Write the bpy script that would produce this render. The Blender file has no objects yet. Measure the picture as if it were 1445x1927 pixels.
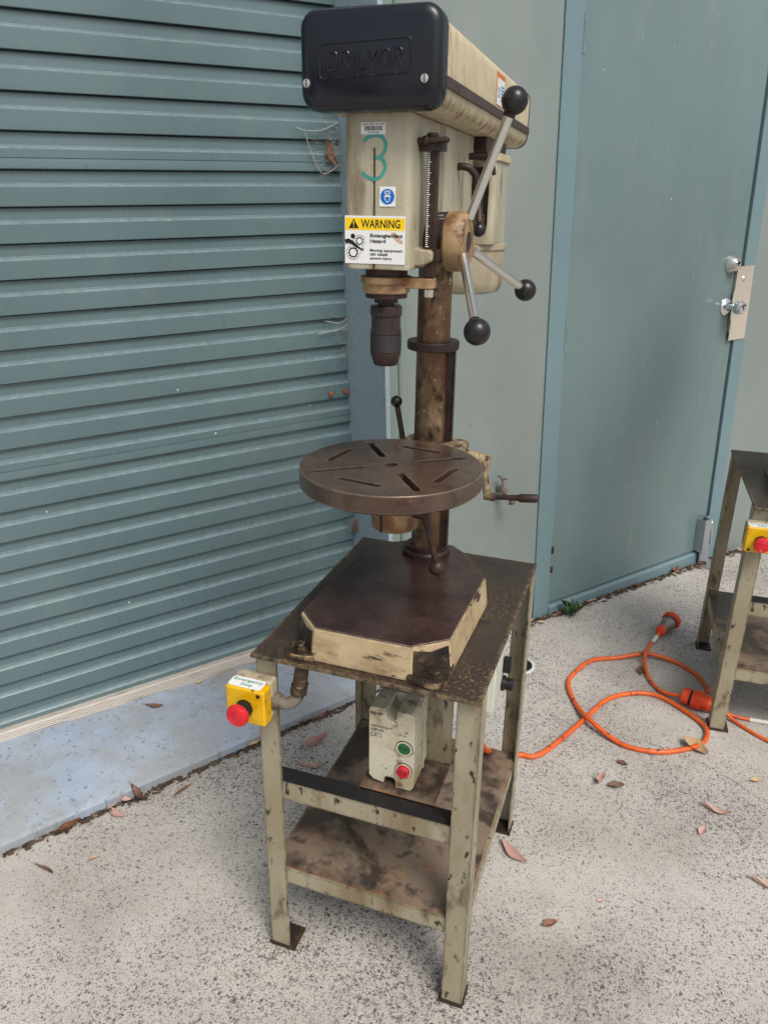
import bpy, bmesh, math, random
from mathutils import Matrix, Vector
PI = math.pi
rnd = random.Random(7)
SC = bpy.context.scene
COL = SC.collection

# ------------------------------------------------------------------ camera
cam_d = bpy.data.cameras.new('camera')
cam = bpy.data.objects.new('camera', cam_d); COL.objects.link(cam); SC.camera = cam
_r = Vector((0.9409, 0.3386, 0.0114)); _d = Vector((0.1359, -0.3464, -0.9282)); _f = Vector((-0.3103, 0.8748, -0.372))
cam.matrix_world = Matrix(((_r.x, -_d.x, -_f.x, 0.3883), (_r.y, -_d.y, -_f.y, -1.252), (_r.z, -_d.z, -_f.z, 1.4152), (0, 0, 0, 1)))
cam_d.sensor_fit = 'VERTICAL'; cam_d.sensor_height = 36.0; cam_d.sensor_width = 27.0
cam_d.lens = 1449.8 / 1927 * 36.0
cam_d.clip_start = 0.02; cam_d.clip_end = 500

# ------------------------------------------------------------------ sky, sun, exposure
SUN_EL, SUN_AZ = math.radians(54), math.radians(132)      # azimuth clockwise from +Y
w = bpy.data.worlds.new('World'); SC.world = w; w.use_nodes = True
nt = w.node_tree; nt.nodes.clear()
sky = nt.nodes.new('ShaderNodeTexSky'); sky.sky_type = 'NISHITA'; sky.sun_disc = False
sky.sun_elevation = SUN_EL; sky.sun_rotation = SUN_AZ; sky.dust_density = 4.0; sky.air_density = 1.0; sky.ozone_density = 1.0
hs = nt.nodes.new('ShaderNodeHueSaturation'); hs.inputs['Saturation'].default_value = 0.5
bg = nt.nodes.new('ShaderNodeBackground'); bg.inputs['Strength'].default_value = 0.10
ow = nt.nodes.new('ShaderNodeOutputWorld')
nt.links.new(sky.outputs[0], hs.inputs['Color']); nt.links.new(hs.outputs[0], bg.inputs['Color']); nt.links.new(bg.outputs[0], ow.inputs['Surface'])
sd = bpy.data.lights.new('sun', 'SUN'); sd.energy = 1.5; sd.angle = math.radians(24); sd.color = (1.0, 0.95, 0.88)
sun = bpy.data.objects.new('sun', sd); COL.objects.link(sun)
_sv = Vector((math.sin(SUN_AZ) * math.cos(SUN_EL), math.cos(SUN_AZ) * math.cos(SUN_EL), math.sin(SUN_EL)))
sun.rotation_euler = _sv.to_track_quat('Z', 'Y').to_euler(); sun.location = _sv * 10
SC.view_settings.view_transform = 'Standard'; SC.view_settings.look = 'None'
SC.view_settings.exposure = 0.5; SC.view_settings.gamma = 1.0; SC.view_settings.use_curve_mapping = False
SC.render.engine = 'CYCLES'
SC.cycles.max_bounces = 4; SC.cycles.diffuse_bounces = 3; SC.cycles.glossy_bounces = 3; SC.cycles.transmission_bounces = 4
SC.cycles.caustics_reflective = False; SC.cycles.caustics_refractive = False
SC.cycles.use_adaptive_sampling = True; SC.cycles.adaptive_threshold = 0.015; SC.cycles.use_denoising = True

# ------------------------------------------------------------------ material helpers
def lin(c):
    return tuple(((v / 255 / 12.92) if v <= 10 else ((v / 255 + 0.055) / 1.055) ** 2.4) for v in c)
def rgb(*c): return lin(c) + (1.0,)
class NT:
    def __init__(s, name):
        s.m = bpy.data.materials.new(name); s.m.use_nodes = True
        s.t = s.m.node_tree; s.b = s.t.nodes['Principled BSDF']; s.world = False
    def n(s, typ, **kw):
        o = s.t.nodes.new(typ)
        for k, v in kw.items():
            if k in o.inputs: o.inputs[k].default_value = v
            else: setattr(o, k, v)
        return o
    def l(s, a, b): s.t.links.new(a, b)
    def coord(s, st=(1, 1, 1), off=(0, 0, 0), rot=(0, 0, 0)):
        tc = s.n('ShaderNodeTexCoord'); mp = s.n('ShaderNodeMapping')
        mp.inputs['Scale'].default_value = st; mp.inputs['Location'].default_value = off; mp.inputs['Rotation'].default_value = rot
        if s.world:
            ge = s.n('ShaderNodeNewGeometry'); s.l(ge.outputs['Position'], mp.inputs[0])
        else: s.l(tc.outputs['Object'], mp.inputs[0])
        return mp.outputs[0]
    def noise(s, scale, det=4, rough=.55, st=(1, 1, 1), off=(0, 0, 0), dist=0):
        x = s.n('ShaderNodeTexNoise'); x.inputs['Scale'].default_value = scale; x.inputs['Detail'].default_value = det
        x.inputs['Roughness'].default_value = rough; x.inputs['Distortion'].default_value = dist
        s.l(s.coord(st, off), x.inputs['Vector']); return x.outputs['Fac']
    def ramp(s, v, lo, hi, a=0., b=1.):
        x = s.n('ShaderNodeMapRange'); x.inputs[1].default_value = lo; x.inputs[2].default_value = hi
        x.inputs[3].default_value = a; x.inputs[4].default_value = b
        s.l(v, x.inputs[0]); return x.outputs[0]
    def mix(s, f, a, b):
        x = s.n('ShaderNodeMix'); x.data_type = 'RGBA'
        if hasattr(f, 'is_output'): s.l(f, x.inputs[0])
        else: x.inputs[0].default_value = f
        for v, i in ((a, 6), (b, 7)):
            if hasattr(v, 'is_output'): s.l(v, x.inputs[i])
            else: x.inputs[i].default_value = v
        return x.outputs[2]
    def math(s, op, a, b=None):
        x = s.n('ShaderNodeMath'); x.operation = op
        for v, i in ((a, 0), (b, 1)):
            if v is None: continue
            if hasattr(v, 'is_output'): s.l(v, x.inputs[i])
            else: x.inputs[i].default_value = v
        return x.outputs[0]
_seed = [0]
def edge_mask(N, radius, lo=.35, hi=.6, scale=45):
    """paint worn off along the edges of the metal, broken up by noise"""
    bv = N.n('ShaderNodeBevel'); bv.samples = 4; bv.inputs['Radius'].default_value = radius
    ge = N.n('ShaderNodeNewGeometry'); dt = N.n('ShaderNodeVectorMath'); dt.operation = 'DOT_PRODUCT'
    N.l(bv.outputs[0], dt.inputs[0]); N.l(ge.outputs['True Normal'], dt.inputs[1])
    e = N.ramp(dt.outputs['Value'], .995, .86)
    return N.math('MULTIPLY', e, N.ramp(N.noise(scale, 6, .7, off=(3.3, 1.1, 7.7)), lo, hi))
def mat(name, col, rough=.5, metal=0., layers=(), bump=None, spec=.5, roughvar=0., edge=None):
    """layers: (colour, scale, lo, hi, stretch, roughness or None)"""
    N = NT(name); c = col; r = None
    for L in layers:
        _seed[0] += 1; o = (_seed[0] * 3.7, _seed[0] * 1.9, _seed[0] * 2.3)
        c2, sc, lo, hi = L[:4]; st = L[4] if len(L) > 4 and L[4] else (1, 1, 1)
        m = N.ramp(N.noise(sc, 6, .6, st, o), lo, hi)
        c = N.mix(m, c, c2)
        if len(L) > 5 and L[5] is not None:
            q = N.n('ShaderNodeMix')
            N.l(m, q.inputs[0])
            if r is None: q.inputs[2].default_value = rough
            else: N.l(r, q.inputs[2])
            q.inputs[3].default_value = L[5]; r = q.outputs[0]
    if edge: c = N.mix(edge_mask(N, *edge[1:]), c, edge[0])
    if hasattr(c, 'is_output'): N.l(c, N.b.inputs['Base Color'])
    else: N.b.inputs['Base Color'].default_value = c
    if r is not None: N.l(r, N.b.inputs['Roughness'])
    elif roughvar: N.l(N.ramp(N.noise(30, 4), .3, .7, max(.02, rough - roughvar), rough + roughvar), N.b.inputs['Roughness'])
    else: N.b.inputs['Roughness'].default_value = rough
    N.b.inputs['Metallic'].default_value = metal
    N.b.inputs['Specular IOR Level'].default_value = spec
    if bump:
        b = N.n('ShaderNodeBump'); b.inputs['Strength'].default_value = bump[1]; b.inputs['Distance'].default_value = bump[2] if len(bump) > 2 else .001
        N.l(N.noise(bump[0], 5, .6), b.inputs['Height']); N.l(b.outputs[0], N.b.inputs['Normal'])
    return N.m

M = {}
# --- ground: weathered exposed-aggregate concrete
def ground_mat():
    N = NT('aggregate_concrete')
    big = N.noise(1.6, 4, .6); big2 = N.noise(5, 3, .6, off=(3, 1, 0))
    c = N.mix(N.ramp(big2, .35, .7), rgb(203, 198, 191), rgb(186, 180, 173))
    c = N.mix(N.ramp(N.noise(2.1, 5, .65, off=(9, 4, 0)), .5, .75, 0, .6), c, rgb(158, 152, 144))
    c = N.mix(N.ramp(N.noise(6, 5, .7, off=(2, 14, 0)), .58, .78, 0, .45), c, rgb(152, 143, 126))
    c = N.mix(N.ramp(N.noise(26, 5, .75, off=(5, 1, 0)), .6, .8, 0, .4), c, rgb(142, 137, 131))
    c = N.mix(N.ramp(N.noise(420, 3, .7), .4, .62, 0, .5), c, rgb(158, 152, 145))
    c = N.mix(N.ramp(N.noise(1.0, 6, .7, off=(4.2, 3.1, 0), dist=.6), .52, .66, 0, .45), c, rgb(146, 138, 128))
    h = None
    for sc, thr, sel, off in ((85, .40, .66, 3.), (140, .46, .42, 0.), (270, .46, .36, 5.), (460, .44, .45, 11.)):
        v = N.n('ShaderNodeTexVoronoi'); v.inputs['Scale'].default_value = sc; v.inputs['Randomness'].default_value = 1
        ns = N.n('ShaderNodeTexNoise'); ns.inputs['Scale'].default_value = sc * 2.2; ns.inputs['Detail'].default_value = 1
        cd = N.coord((1, 1, 1), (off, off, off))
        N.l(cd, ns.inputs['Vector'])
        ad = N.n('ShaderNodeVectorMath'); ad.operation = 'MULTIPLY_ADD'
        N.l(ns.outputs['Color'], ad.inputs[0]); ad.inputs[1].default_value = (1.3 / sc,) * 3; N.l(cd, ad.inputs[2])
        N.l(ad.outputs[0], v.inputs['Vector'])
        sp = N.n('ShaderNodeSeparateColor'); N.l(v.outputs['Color'], sp.inputs[0])
        t = N.math('MULTIPLY', N.ramp(big, .34, .66, thr * .62, thr * 1.1), N.ramp(sp.outputs[2], 0, 1, .45, 1.1))
        inside = N.math('LESS_THAN', v.outputs['Distance'], t)
        pick = N.math('GREATER_THAN', sp.outputs[0], sel)
        m = N.math('MULTIPLY', inside, pick)
        stone = N.mix(sp.outputs[1], rgb(60, 60, 60), rgb(152, 147, 141))
        c = N.mix(N.math('MULTIPLY', m, N.ramp(big, .3, .6, .72, 1.)), c, stone)
        h = m if h is None else N.math('MAXIMUM', h, m)
    N.l(c, N.b.inputs['Base Color']); N.b.inputs['Roughness'].default_value = .85
    hh = N.noise(230, 3, .65)
    b = N.n('ShaderNodeBump'); b.inputs['Strength'].default_value = .6; b.inputs['Distance'].default_value = .003
    N.l(hh, b.inputs['Height']); N.l(b.outputs[0], N.b.inputs['Normal'])
    return N.m
M['ground'] = ground_mat()
def sill_mat():
    N = NT('painted_concrete')
    c = N.mix(N.ramp(N.noise(9, 5), .3, .7), rgb(150, 164, 182), rgb(163, 175, 191))
    N2 = N.noise(5, 7, .7, off=(4, 2, 1))
    # drying rain spots
    v = N.n('ShaderNodeTexVoronoi'); v.inputs['Scale'].default_value = 58
    N.l(N.coord((1, 1, 0.01)), v.inputs['Vector'])
    sp = N.n('ShaderNodeSeparateColor'); N.l(v.outputs['Color'], sp.inputs[0])
    rad = N.ramp(sp.outputs[1], 0, 1, .12, .34)
    sel = N.math('GREATER_THAN', N.math('ADD', sp.outputs[0], N.ramp(N.noise(3, 2, .5, off=(1, 7, 0)), .3, .7, -.3, .3)), .45)
    spot = N.math('MULTIPLY', N.math('LESS_THAN', v.outputs['Distance'], rad), sel)
    c = N.mix(N.math('MULTIPLY', spot, .62), c, rgb(84, 100, 122))
    # paint worn to grey cement towards patches
    c = N.mix(N.ramp(N2, .42, .58, 0, .8), c, rgb(150, 152, 153))
    c = N.mix(N.ramp(N.noise(45, 7, .75), .55, .68, 0, .7), c, rgb(126, 130, 132))
    c = N.mix(N.ramp(N.noise(3.3, 7, .75, off=(0, 5, 3)), .56, .74, 0, .65), c, rgb(118, 112, 92))
    # hairline cracks
    cr = N.n('ShaderNodeTexVoronoi'); cr.feature = 'DISTANCE_TO_EDGE'; cr.inputs['Scale'].default_value = 13
    ns = N.n('ShaderNodeTexNoise'); ns.inputs['Scale'].default_value = 30; cd = N.coord((1, 1, .01)); N.l(cd, ns.inputs['Vector'])
    ad = N.n('ShaderNodeVectorMath'); ad.operation = 'MULTIPLY_ADD'; N.l(ns.outputs['Color'], ad.inputs[0]); ad.inputs[1].default_value = (.05,) * 3; N.l(cd, ad.inputs[2])
    N.l(ad.outputs[0], cr.inputs['Vector'])
    ck = N.math('MULTIPLY', N.ramp(cr.outputs['Distance'], .004, .018, 1, 0), N.ramp(N.noise(6, 2), .45, .6))
    c = N.mix(N.math('MULTIPLY', ck, .28), c, rgb(96, 100, 108))
    N.l(c, N.b.inputs['Base Color']); N.l(N.ramp(spot, 0, 1, .62, .32), N.b.inputs['Roughness'])
    b = N.n('ShaderNodeBump'); b.inputs['Strength'].default_value = .35; b.inputs['Distance'].default_value = .003
    N.l(N.noise(70, 6, .7), b.inputs['Height']); N.l(b.outputs[0], N.b.inputs['Normal'])
    return N.m
M['sill'] = sill_mat()
def sheet_mat(name, c1, c2, rough, wob=.25, spots=True, dirt=rgb(150, 146, 132), dirt_amt=.35, stripe=(1, 1, .15), ledge=False):
    N = NT(name); N.world = True
    c = N.mix(N.ramp(N.noise(2.2, 5, .6, (1, 1, .5)), .3, .7), c1, c2)
    c = N.mix(N.ramp(N.noise(14, 5, .65, stripe, (2, 5, 1)), .55, .8, 0, dirt_amt), c, dirt)
    if spots:
        v = N.n('ShaderNodeTexVoronoi'); v.inputs['Scale'].default_value = 17; N.l(N.coord(), v.inputs['Vector'])
        sp = N.n('ShaderNodeSeparateColor'); N.l(v.outputs['Color'], sp.inputs[0])
        dot = N.math('MULTIPLY', N.math('LESS_THAN', v.outputs['Distance'], .05), N.math('GREATER_THAN', sp.outputs[0], .88))
        c = N.mix(dot, c, rgb(196, 200, 194))
        v2 = N.n('ShaderNodeTexVoronoi'); v2.inputs['Scale'].default_value = 15; N.l(N.coord((1, 1, .6), (4, 4, 4)), v2.inputs['Vector'])
        sp2 = N.n('ShaderNodeSeparateColor'); N.l(v2.outputs['Color'], sp2.inputs[0])
        dot2 = N.math('MULTIPLY', N.ramp(v2.outputs['Distance'], .06, .1, .55, 0), N.math('GREATER_THAN', sp2.outputs[0], .8))
        c = N.mix(N.math('MULTIPLY', dot2, .6), c, rgb(74, 90, 92))
    if ledge:   # paler colour on upward faces, painting in the bright highlight along each ledge
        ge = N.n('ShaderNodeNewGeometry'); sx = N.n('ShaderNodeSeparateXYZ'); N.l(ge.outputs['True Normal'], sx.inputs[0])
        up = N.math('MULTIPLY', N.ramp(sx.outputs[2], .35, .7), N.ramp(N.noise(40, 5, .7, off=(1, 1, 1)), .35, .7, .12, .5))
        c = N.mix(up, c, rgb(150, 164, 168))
    N.l(c, N.b.inputs['Base Color'])
    N.l(N.ramp(N.noise(6, 5, .6, (1, 1, .4), (8, 1, 1)), .3, .75, rough - .07, rough + .14), N.b.inputs['Roughness'])
    b = N.n('ShaderNodeBump'); b.inputs['Strength'].default_value = wob; b.inputs['Distance'].default_value = .004
    N.l(N.math('ADD', N.noise(3.5, 2), N.math('MULTIPLY', N.noise(350, 2), .01)), b.inputs['Height']); N.l(b.outputs[0], N.b.inputs['Normal'])
    return N.m
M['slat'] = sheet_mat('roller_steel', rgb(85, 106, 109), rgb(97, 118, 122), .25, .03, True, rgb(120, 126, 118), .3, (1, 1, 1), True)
M['wall'] = sheet_mat('wall_sheet', rgb(122, 132, 129), rgb(136, 146, 142), .36, .3)
M['flash'] = sheet_mat('corner_flashing', rgb(110, 126, 120), rgb(130, 145, 138), .4, .1)
M['jamb'] = sheet_mat('jamb_paint', rgb(104, 129, 135), rgb(114, 139, 145), .4, .15, True, rgb(136, 132, 114), .35)
M['door'] = sheet_mat('door_paint', rgb(99, 120, 121), rgb(112, 132, 133), .2, .3)
def galv_mat():
    N = NT('galvanised_steel')
    v = N.n('ShaderNodeTexVoronoi'); v.inputs['Scale'].default_value = 240; N.l(N.coord((1, 1, .7)), v.inputs['Vector'])
    sp = N.n('ShaderNodeSeparateColor'); N.l(v.outputs['Color'], sp.inputs[0])
    c = N.mix(sp.outputs[0], rgb(146, 164, 171), rgb(166, 183, 189))
    c = N.mix(N.ramp(N.noise(9, 6, .7, (1, 1, .3)), .5, .8, 0, .45), c, rgb(132, 148, 160))
    N.l(c, N.b.inputs['Base Color']); N.b.inputs['Metallic'].default_value = .15
    N.l(N.ramp(sp.outputs[1], 0, 1, .38, .6), N.b.inputs['Roughness'])
    return N.m
M['galv'] = galv_mat()
M['alu'] = mat('anodised_aluminium', rgb(206, 198, 188), .42, .25, [(rgb(158, 148, 134), 40, .5, .7, (.2, 1, 1))])
M['bracket'] = mat('grey_aluminium', rgb(176, 180, 186), .38, .75)
M['steel'] = mat('polished_steel', rgb(226, 224, 218), .3, 1., [(rgb(190, 178, 156), 20, .66, .8)])
M['chrome'] = mat('chrome', rgb(225, 225, 225), .07, 1.)
M['lockplate'] = mat('lock_plate_steel', rgb(226, 216, 200), .22, .65, [(rgb(130, 108, 84), 26, .66, .72)])
CREAM, CREAM2, RUST, GRIME = rgb(196, 186, 156), rgb(178, 168, 138), rgb(112, 70, 42), rgb(52, 44, 36)
M['cream'] = mat('cream_enamel', rgb(174, 168, 146), .4, 0, [(rgb(188, 182, 159), 6, .4, .65), (rgb(142, 127, 98), 9, .46, .72, (1, 1, .5)), (rgb(108, 90, 66), 20, .55, .74, (1, 1, .35)), (rgb(60, 48, 38), 150, .67, .72)], (160, .22, .0008), edge=(rgb(110, 86, 62), .008, .42, .6, 34))
def housing_mat():
    N = NT('cream_enamel_rust_streaked')
    c = N.mix(N.ramp(N.noise(6, 4), .35, .7), rgb(200, 187, 152), rgb(212, 200, 168))
    c = N.mix(N.ramp(N.noise(11, 6, .7, (1, 1, .6), (1, 2, 3), .8), .46, .72, 0, .6), c, rgb(162, 132, 94))
    c = N.mix(N.ramp(N.noise(24, 6, .7, (1, 1, .38), (1, 7, 3), 1.0), .5, .7, 0, .6), c, rgb(150, 116, 78))
    c = N.mix(N.ramp(N.noise(70, 5, .7, (1, .8, .25), (4, 7, 3), .5), .6, .74, 0, .5), c, rgb(118, 84, 58))
    tc = N.n('ShaderNodeTexCoord'); sx = N.n('ShaderNodeSeparateXYZ'); N.l(tc.outputs['Object'], sx.inputs[0])
    low = N.math('MULTIPLY', N.ramp(sx.outputs[2], 1.530, 1.547, 1, 0), N.ramp(sx.outputs[2], 1.5235, 1.530, .3, 1))
    edge = N.ramp(sx.outputs[1], -.335, -.28, .7, 0)
    bias = N.math('ADD', N.math('MULTIPLY', low, .13), N.math('MULTIPLY', edge, .06))
    s = N.math('ADD', N.noise(55, 7, .75, (.45, 1.0, .45), (6, 2, 1), 1.2), bias)
    c = N.mix(N.ramp(s, .58, .68, 0, .75), c, rgb(132, 96, 64))
    c = N.mix(N.ramp(s, .66, .76, 0, .85), c, rgb(78, 50, 36))
    N.l(c, N.b.inputs['Base Color']); N.l(N.ramp(s, .5, .7, .4, .7), N.b.inputs['Roughness'])
    return N.m
M['housing'] = housing_mat()
M['stand'] = mat('stand_paint', rgb(160, 153, 130), .46, 0, [(rgb(146, 136, 110), 6, .4, .7), (rgb(116, 98, 70), 11, .47, .72, (1, 1, .28)), (rgb(84, 62, 43), 22, .56, .7, (1, 1, .4)), (rgb(46, 40, 34), 60, .6, .66, (1, 1, .45)), (rgb(112, 62, 34), 150, .66, .7)], (90, .2, .0008), edge=(rgb(58, 45, 35), .007, .36, .52, 26))
M['standdark'] = mat('blackened_steel', rgb(52, 44, 38), .5, .3, [(rgb(92, 70, 50), 30, .55, .72)], (120, .3, .0008))
def plate_mat():
    N = NT('worn_brown_plate')
    c = N.mix(N.ramp(N.noise(8, 6, .6), .35, .7), rgb(50, 43, 38), rgb(72, 61, 53))
    f = N.noise(170, 5, .7, off=(3, 3, 3)); g = N.noise(4.5, 5, .65, off=(7, 1, 2))
    c = N.mix(N.math('MULTIPLY', N.ramp(f, .52, .62), N.ramp(g, .40, .6, .05, .85)), c, rgb(132, 108, 78))
    c = N.mix(N.ramp(N.noise(16, 6, .7, off=(9, 2, 4)), .69, .72), c, rgb(214, 186, 128))
    c = N.mix(N.ramp(N.noise(10, 6, .6, off=(1, 12, 2)), .6, .68, 0, .85), c, rgb(38, 40, 44))
    c = N.mix(edge_mask(N, .012, .44, .56, 60), c, rgb(150, 126, 92))
    N.l(c, N.b.inputs['Base Color']); N.b.inputs['Metallic'].default_value = .25
    N.l(N.ramp(g, .35, .7, .34, .6), N.b.inputs['Roughness'])
    b = N.n('ShaderNodeBump'); b.inputs['Strength'].default_value = .25; b.inputs['Distance'].default_value = .0008
    N.l(f, b.inputs['Height']); N.l(b.outputs[0], N.b.inputs['Normal'])
    return N.m
M['plate'] = plate_mat()
def iron_mat(name, a, b, r_, dark, rough, rings=None):
    N = NT(name)
    c = N.mix(N.ramp(N.noise(11, 5, .6), .38, .68), a, b)
    c = N.mix(N.ramp(N.noise(6, 6, .65, off=(3, 9, 1)), .52, .75, 0, .8), c, r_)
    c = N.mix(N.ramp(N.noise(34, 5, .65, off=(7, 2, 5)), .55, .74, 0, .8), c, dark)
    c = N.mix(N.ramp(N.noise(240, 3, .6, off=(1, 8, 2)), .69, .73), c, rgb(150, 134, 112))
    c = N.mix(edge_mask(N, .0028, .32, .52, 60), c, rgb(150, 134, 116))
    N.l(c, N.b.inputs['Base Color']); N.b.inputs['Metallic'].default_value = .25
    h = N.noise(190, 4, .65)
    if rings:
        tc = N.n('ShaderNodeTexCoord'); sx = N.n('ShaderNodeSeparateXYZ'); N.l(tc.outputs['Object'], sx.inputs[0])
        dx = N.math('SUBTRACT', sx.outputs[0], rings[0]); dy = N.math('SUBTRACT', sx.outputs[1], rings[1])
        rad = N.math('SQRT', N.math('ADD', N.math('MULTIPLY', dx, dx), N.math('MULTIPLY', dy, dy)))
        wv = N.math('SINE', N.math('MULTIPLY', rad, 2600.))
        h = N.math('ADD', h, N.math('MULTIPLY', wv, .22))
    N.l(N.ramp(N.noise(9, 5, .65, off=(2, 2, 8)), .35, .7, rough - .08, rough + .14), N.b.inputs['Roughness'])
    b = N.n('ShaderNodeBump'); b.inputs['Strength'].default_value = .16; b.inputs['Distance'].default_value = .0006
    N.l(h, b.inputs['Height']); N.l(b.outputs[0], N.b.inputs['Normal'])
    return N.m
M['castiron'] = iron_mat('oiled_table_iron', rgb(72, 57, 49), rgb(94, 78, 67), rgb(104, 70, 48), rgb(42, 32, 28), .27, (-.003, -.117))
M['baseiron'] = iron_mat('oiled_base_iron', rgb(58, 41, 39), rgb(80, 62, 59), rgb(78, 47, 38), rgb(38, 27, 25), .25)
M['castpaint'] = mat('cast_base_paint', rgb(176, 154, 119), .55, 0, [(rgb(194, 174, 140), 14, .42, .68), (rgb(132, 106, 74), 20, .48, .7, (.5, .5, 1)), (rgb(68, 52, 39), 60, .6, .67, (.3, .3, 1)), (rgb(52, 40, 31), 14, .64, .76)], (90, .3, .0015), edge=(rgb(62, 46, 34), .006, .4, .55, 40))
M['lug'] = mat('greasy_lug_paint', rgb(150, 126, 92), .45, 0, [(rgb(60, 46, 34), 40, .38, .55, None, .3), (rgb(34, 27, 22), 22, .45, .6, None, .25)], (110, .5, .002))
M['lug2'] = mat('chipped_crank_paint', rgb(162, 146, 112), .5, 0, [(rgb(104, 86, 62), 36, .42, .6), (rgb(54, 43, 33), 60, .5, .62)], (110, .4, .0015))
M['greasy'] = mat('black_grease', rgb(54, 43, 33), .34, .05, [(rgb(120, 96, 62), 42, .54, .68, None, .6), (rgb(24, 21, 19), 26, .46, .62, None, .2)], (110, .6, .003))
M['column'] = mat('rusty_column', rgb(116, 93, 69), .27, .65, [(rgb(190, 168, 134), 16, .48, .7, (1, 1, .45), .2), (rgb(86, 56, 42), 11, .47, .66, (1, 1, .6), .5), (rgb(48, 36, 29), 46, .52, .67, (1, 1, .7)), (rgb(190, 174, 146), 90, .64, .72)], (220, .3, .0008))
M['darkrust'] = mat('dark_rusty_iron', rgb(54, 40, 36), .46, .3, [(rgb(80, 54, 43), 40, .5, .7), (rgb(32, 26, 25), 25, .52, .7), (rgb(124, 104, 84), 120, .68, .74)], (160, .2, .0006))
M['chuck'] = mat('chuck_steel', rgb(64, 57, 56), .36, .5, [(rgb(98, 66, 52), 50, .52, .7), (rgb(40, 34, 34), 30, .5, .68), (rgb(112, 104, 98), 160, .64, .72)], (260, .2, .0005))
M['knurl'] = mat('chuck_knurl', rgb(62, 57, 60), .42, .5, [(rgb(46, 38, 38), 40, .48, .68), (rgb(92, 66, 54), 70, .6, .72)], (900, .9, .0012))
M['brass'] = mat('stained_hub_casting', rgb(158, 128, 92), .48, .1, [(rgb(184, 160, 122), 14, .42, .66), (rgb(110, 74, 48), 22, .46, .66), (rgb(62, 44, 32), 50, .58, .7)], (120, .2, .0008))
M['bakelite'] = mat('black_bakelite', rgb(26, 24, 25), .3, 0, [(rgb(44, 40, 38), 30, .5, .7, None, .42)])
def blackcover():
    N = NT('black_plastic_cover')
    c = N.mix(N.ramp(N.noise(7, 5, .6), .4, .72), rgb(13, 15, 23), rgb(24, 27, 38))
    c = N.mix(N.ramp(N.noise(90, 5, .7, (1, 1, .5)), .68, .8, 0, .3), c, rgb(96, 92, 88))
    N.l(c, N.b.inputs['Base Color'])
    N.l(N.ramp(N.noise(9, 5, .65, off=(4, 4, 4)), .35, .7, .12, .34), N.b.inputs['Roughness'])
    return N.m
M['cover'] = blackcover()
M['recess'] = mat('grimy_olive_recess', rgb(96, 89, 68), .55, 0, [(rgb(84, 74, 54), 20, .45, .68), (rgb(56, 46, 34), 60, .6, .72)])
M['strip'] = mat('brown_rubber_strip', rgb(62, 50, 46), .55, 0, [(rgb(84, 66, 58), 40, .5, .7)])
M['black'] = mat('matt_black', rgb(16, 15, 15), .6)
M['slot'] = mat('slot_dirt', rgb(30, 22, 17), .6, 0, [(rgb(104, 70, 36), 60, .55, .7)])
M['white'] = mat('white_vinyl', rgb(232, 233, 230), .35, 0, [(rgb(206, 188, 162), 70, .68, .76)])
M['scuffed'] = mat('scuffed_vinyl', rgb(206, 180, 158), .6, 0, [(rgb(160, 120, 90), 300, .5, .6)])
M['yellowv'] = mat('yellow_vinyl', rgb(248, 208, 12), .35)
M['print'] = mat('black_print', rgb(22, 22, 22), .4)
M['blueprint'] = mat('blue_print', rgb(16, 104, 196), .35)
M['teal'] = mat('teal_marker_paint', rgb(58, 150, 142), .45, 0, [(rgb(84, 164, 152), 60, .45, .65)])
M['orangeprint'] = mat('orange_print', rgb(214, 110, 40), .4)
M['greenprint'] = mat('green_print', rgb(20, 132, 96), .4)
M['yellow'] = mat('yellow_plastic', rgb(228, 180, 14), .32, 0, [(rgb(206, 148, 12), 18, .45, .68), (rgb(88, 62, 18), 48, .61, .7), (rgb(54, 42, 22), 20, .68, .75)], (80, .2, .001))
M['grimelid'] = mat('grimy_grey_plastic', rgb(176, 164, 138), .6, 0, [(rgb(108, 90, 66), 22, .48, .62), (rgb(52, 44, 34), 50, .6, .7)], (90, .4, .0015))
M['red'] = mat('red_plastic', rgb(214, 34, 48), .3, 0, [(rgb(190, 24, 38), 30, .5, .7)])
M['green'] = mat('green_plastic', rgb(22, 104, 52), .35)
M['starter'] = mat('ivory_plastic', rgb(208, 202, 180), .42, 0, [(rgb(186, 170, 132), 16, .44, .68), (rgb(130, 106, 72), 30, .54, .7), (rgb(80, 60, 40), 70, .62, .69)], (60, .08, .0006), edge=(rgb(226, 222, 204), .002, .3, .5, 20))
M['isol'] = mat('white_grey_plastic', rgb(206, 208, 194), .45, 0, [(rgb(160, 150, 120), 40, .6, .72)])
M['conduit'] = mat('grey_conduit', rgb(122, 112, 102), .4, .1, [(rgb(56, 48, 40), 22, .48, .64), (rgb(196, 186, 170), 40, .62, .7)])
def shelf_mat():
    N = NT('oil_stained_shelf')
    c = N.mix(N.ramp(N.noise(7, 6, .6), .35, .68), rgb(130, 114, 98), rgb(112, 94, 76))
    c = N.mix(N.ramp(N.noise(18, 6, .7, off=(5, 5, 5)), .52, .7, 0, .8), c, rgb(142, 106, 74))
    s = N.noise(5.5, 5, .62, off=(2.3, .6, .2), dist=.4)
    c = N.mix(N.ramp(N.math('ADD', s, N.math('MULTIPLY', N.noise(40, 4, .6, off=(1, 3, 3)), .12)), .51, .60, 0, .88), c, rgb(50, 43, 39))
    c = N.mix(N.ramp(N.noise(30, 3, .5, off=(8, 8, 1)), .58, .68, 0, .7), c, rgb(52, 45, 40))
    c = N.mix(edge_mask(N, .006, .4, .55, 60), c, rgb(140, 88, 56))
    N.l(c, N.b.inputs['Base Color']); N.l(N.ramp(s, .5, .55, .6, .36), N.b.inputs['Roughness'])
    return N.m
M['shelf'] = shelf_mat()
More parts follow.
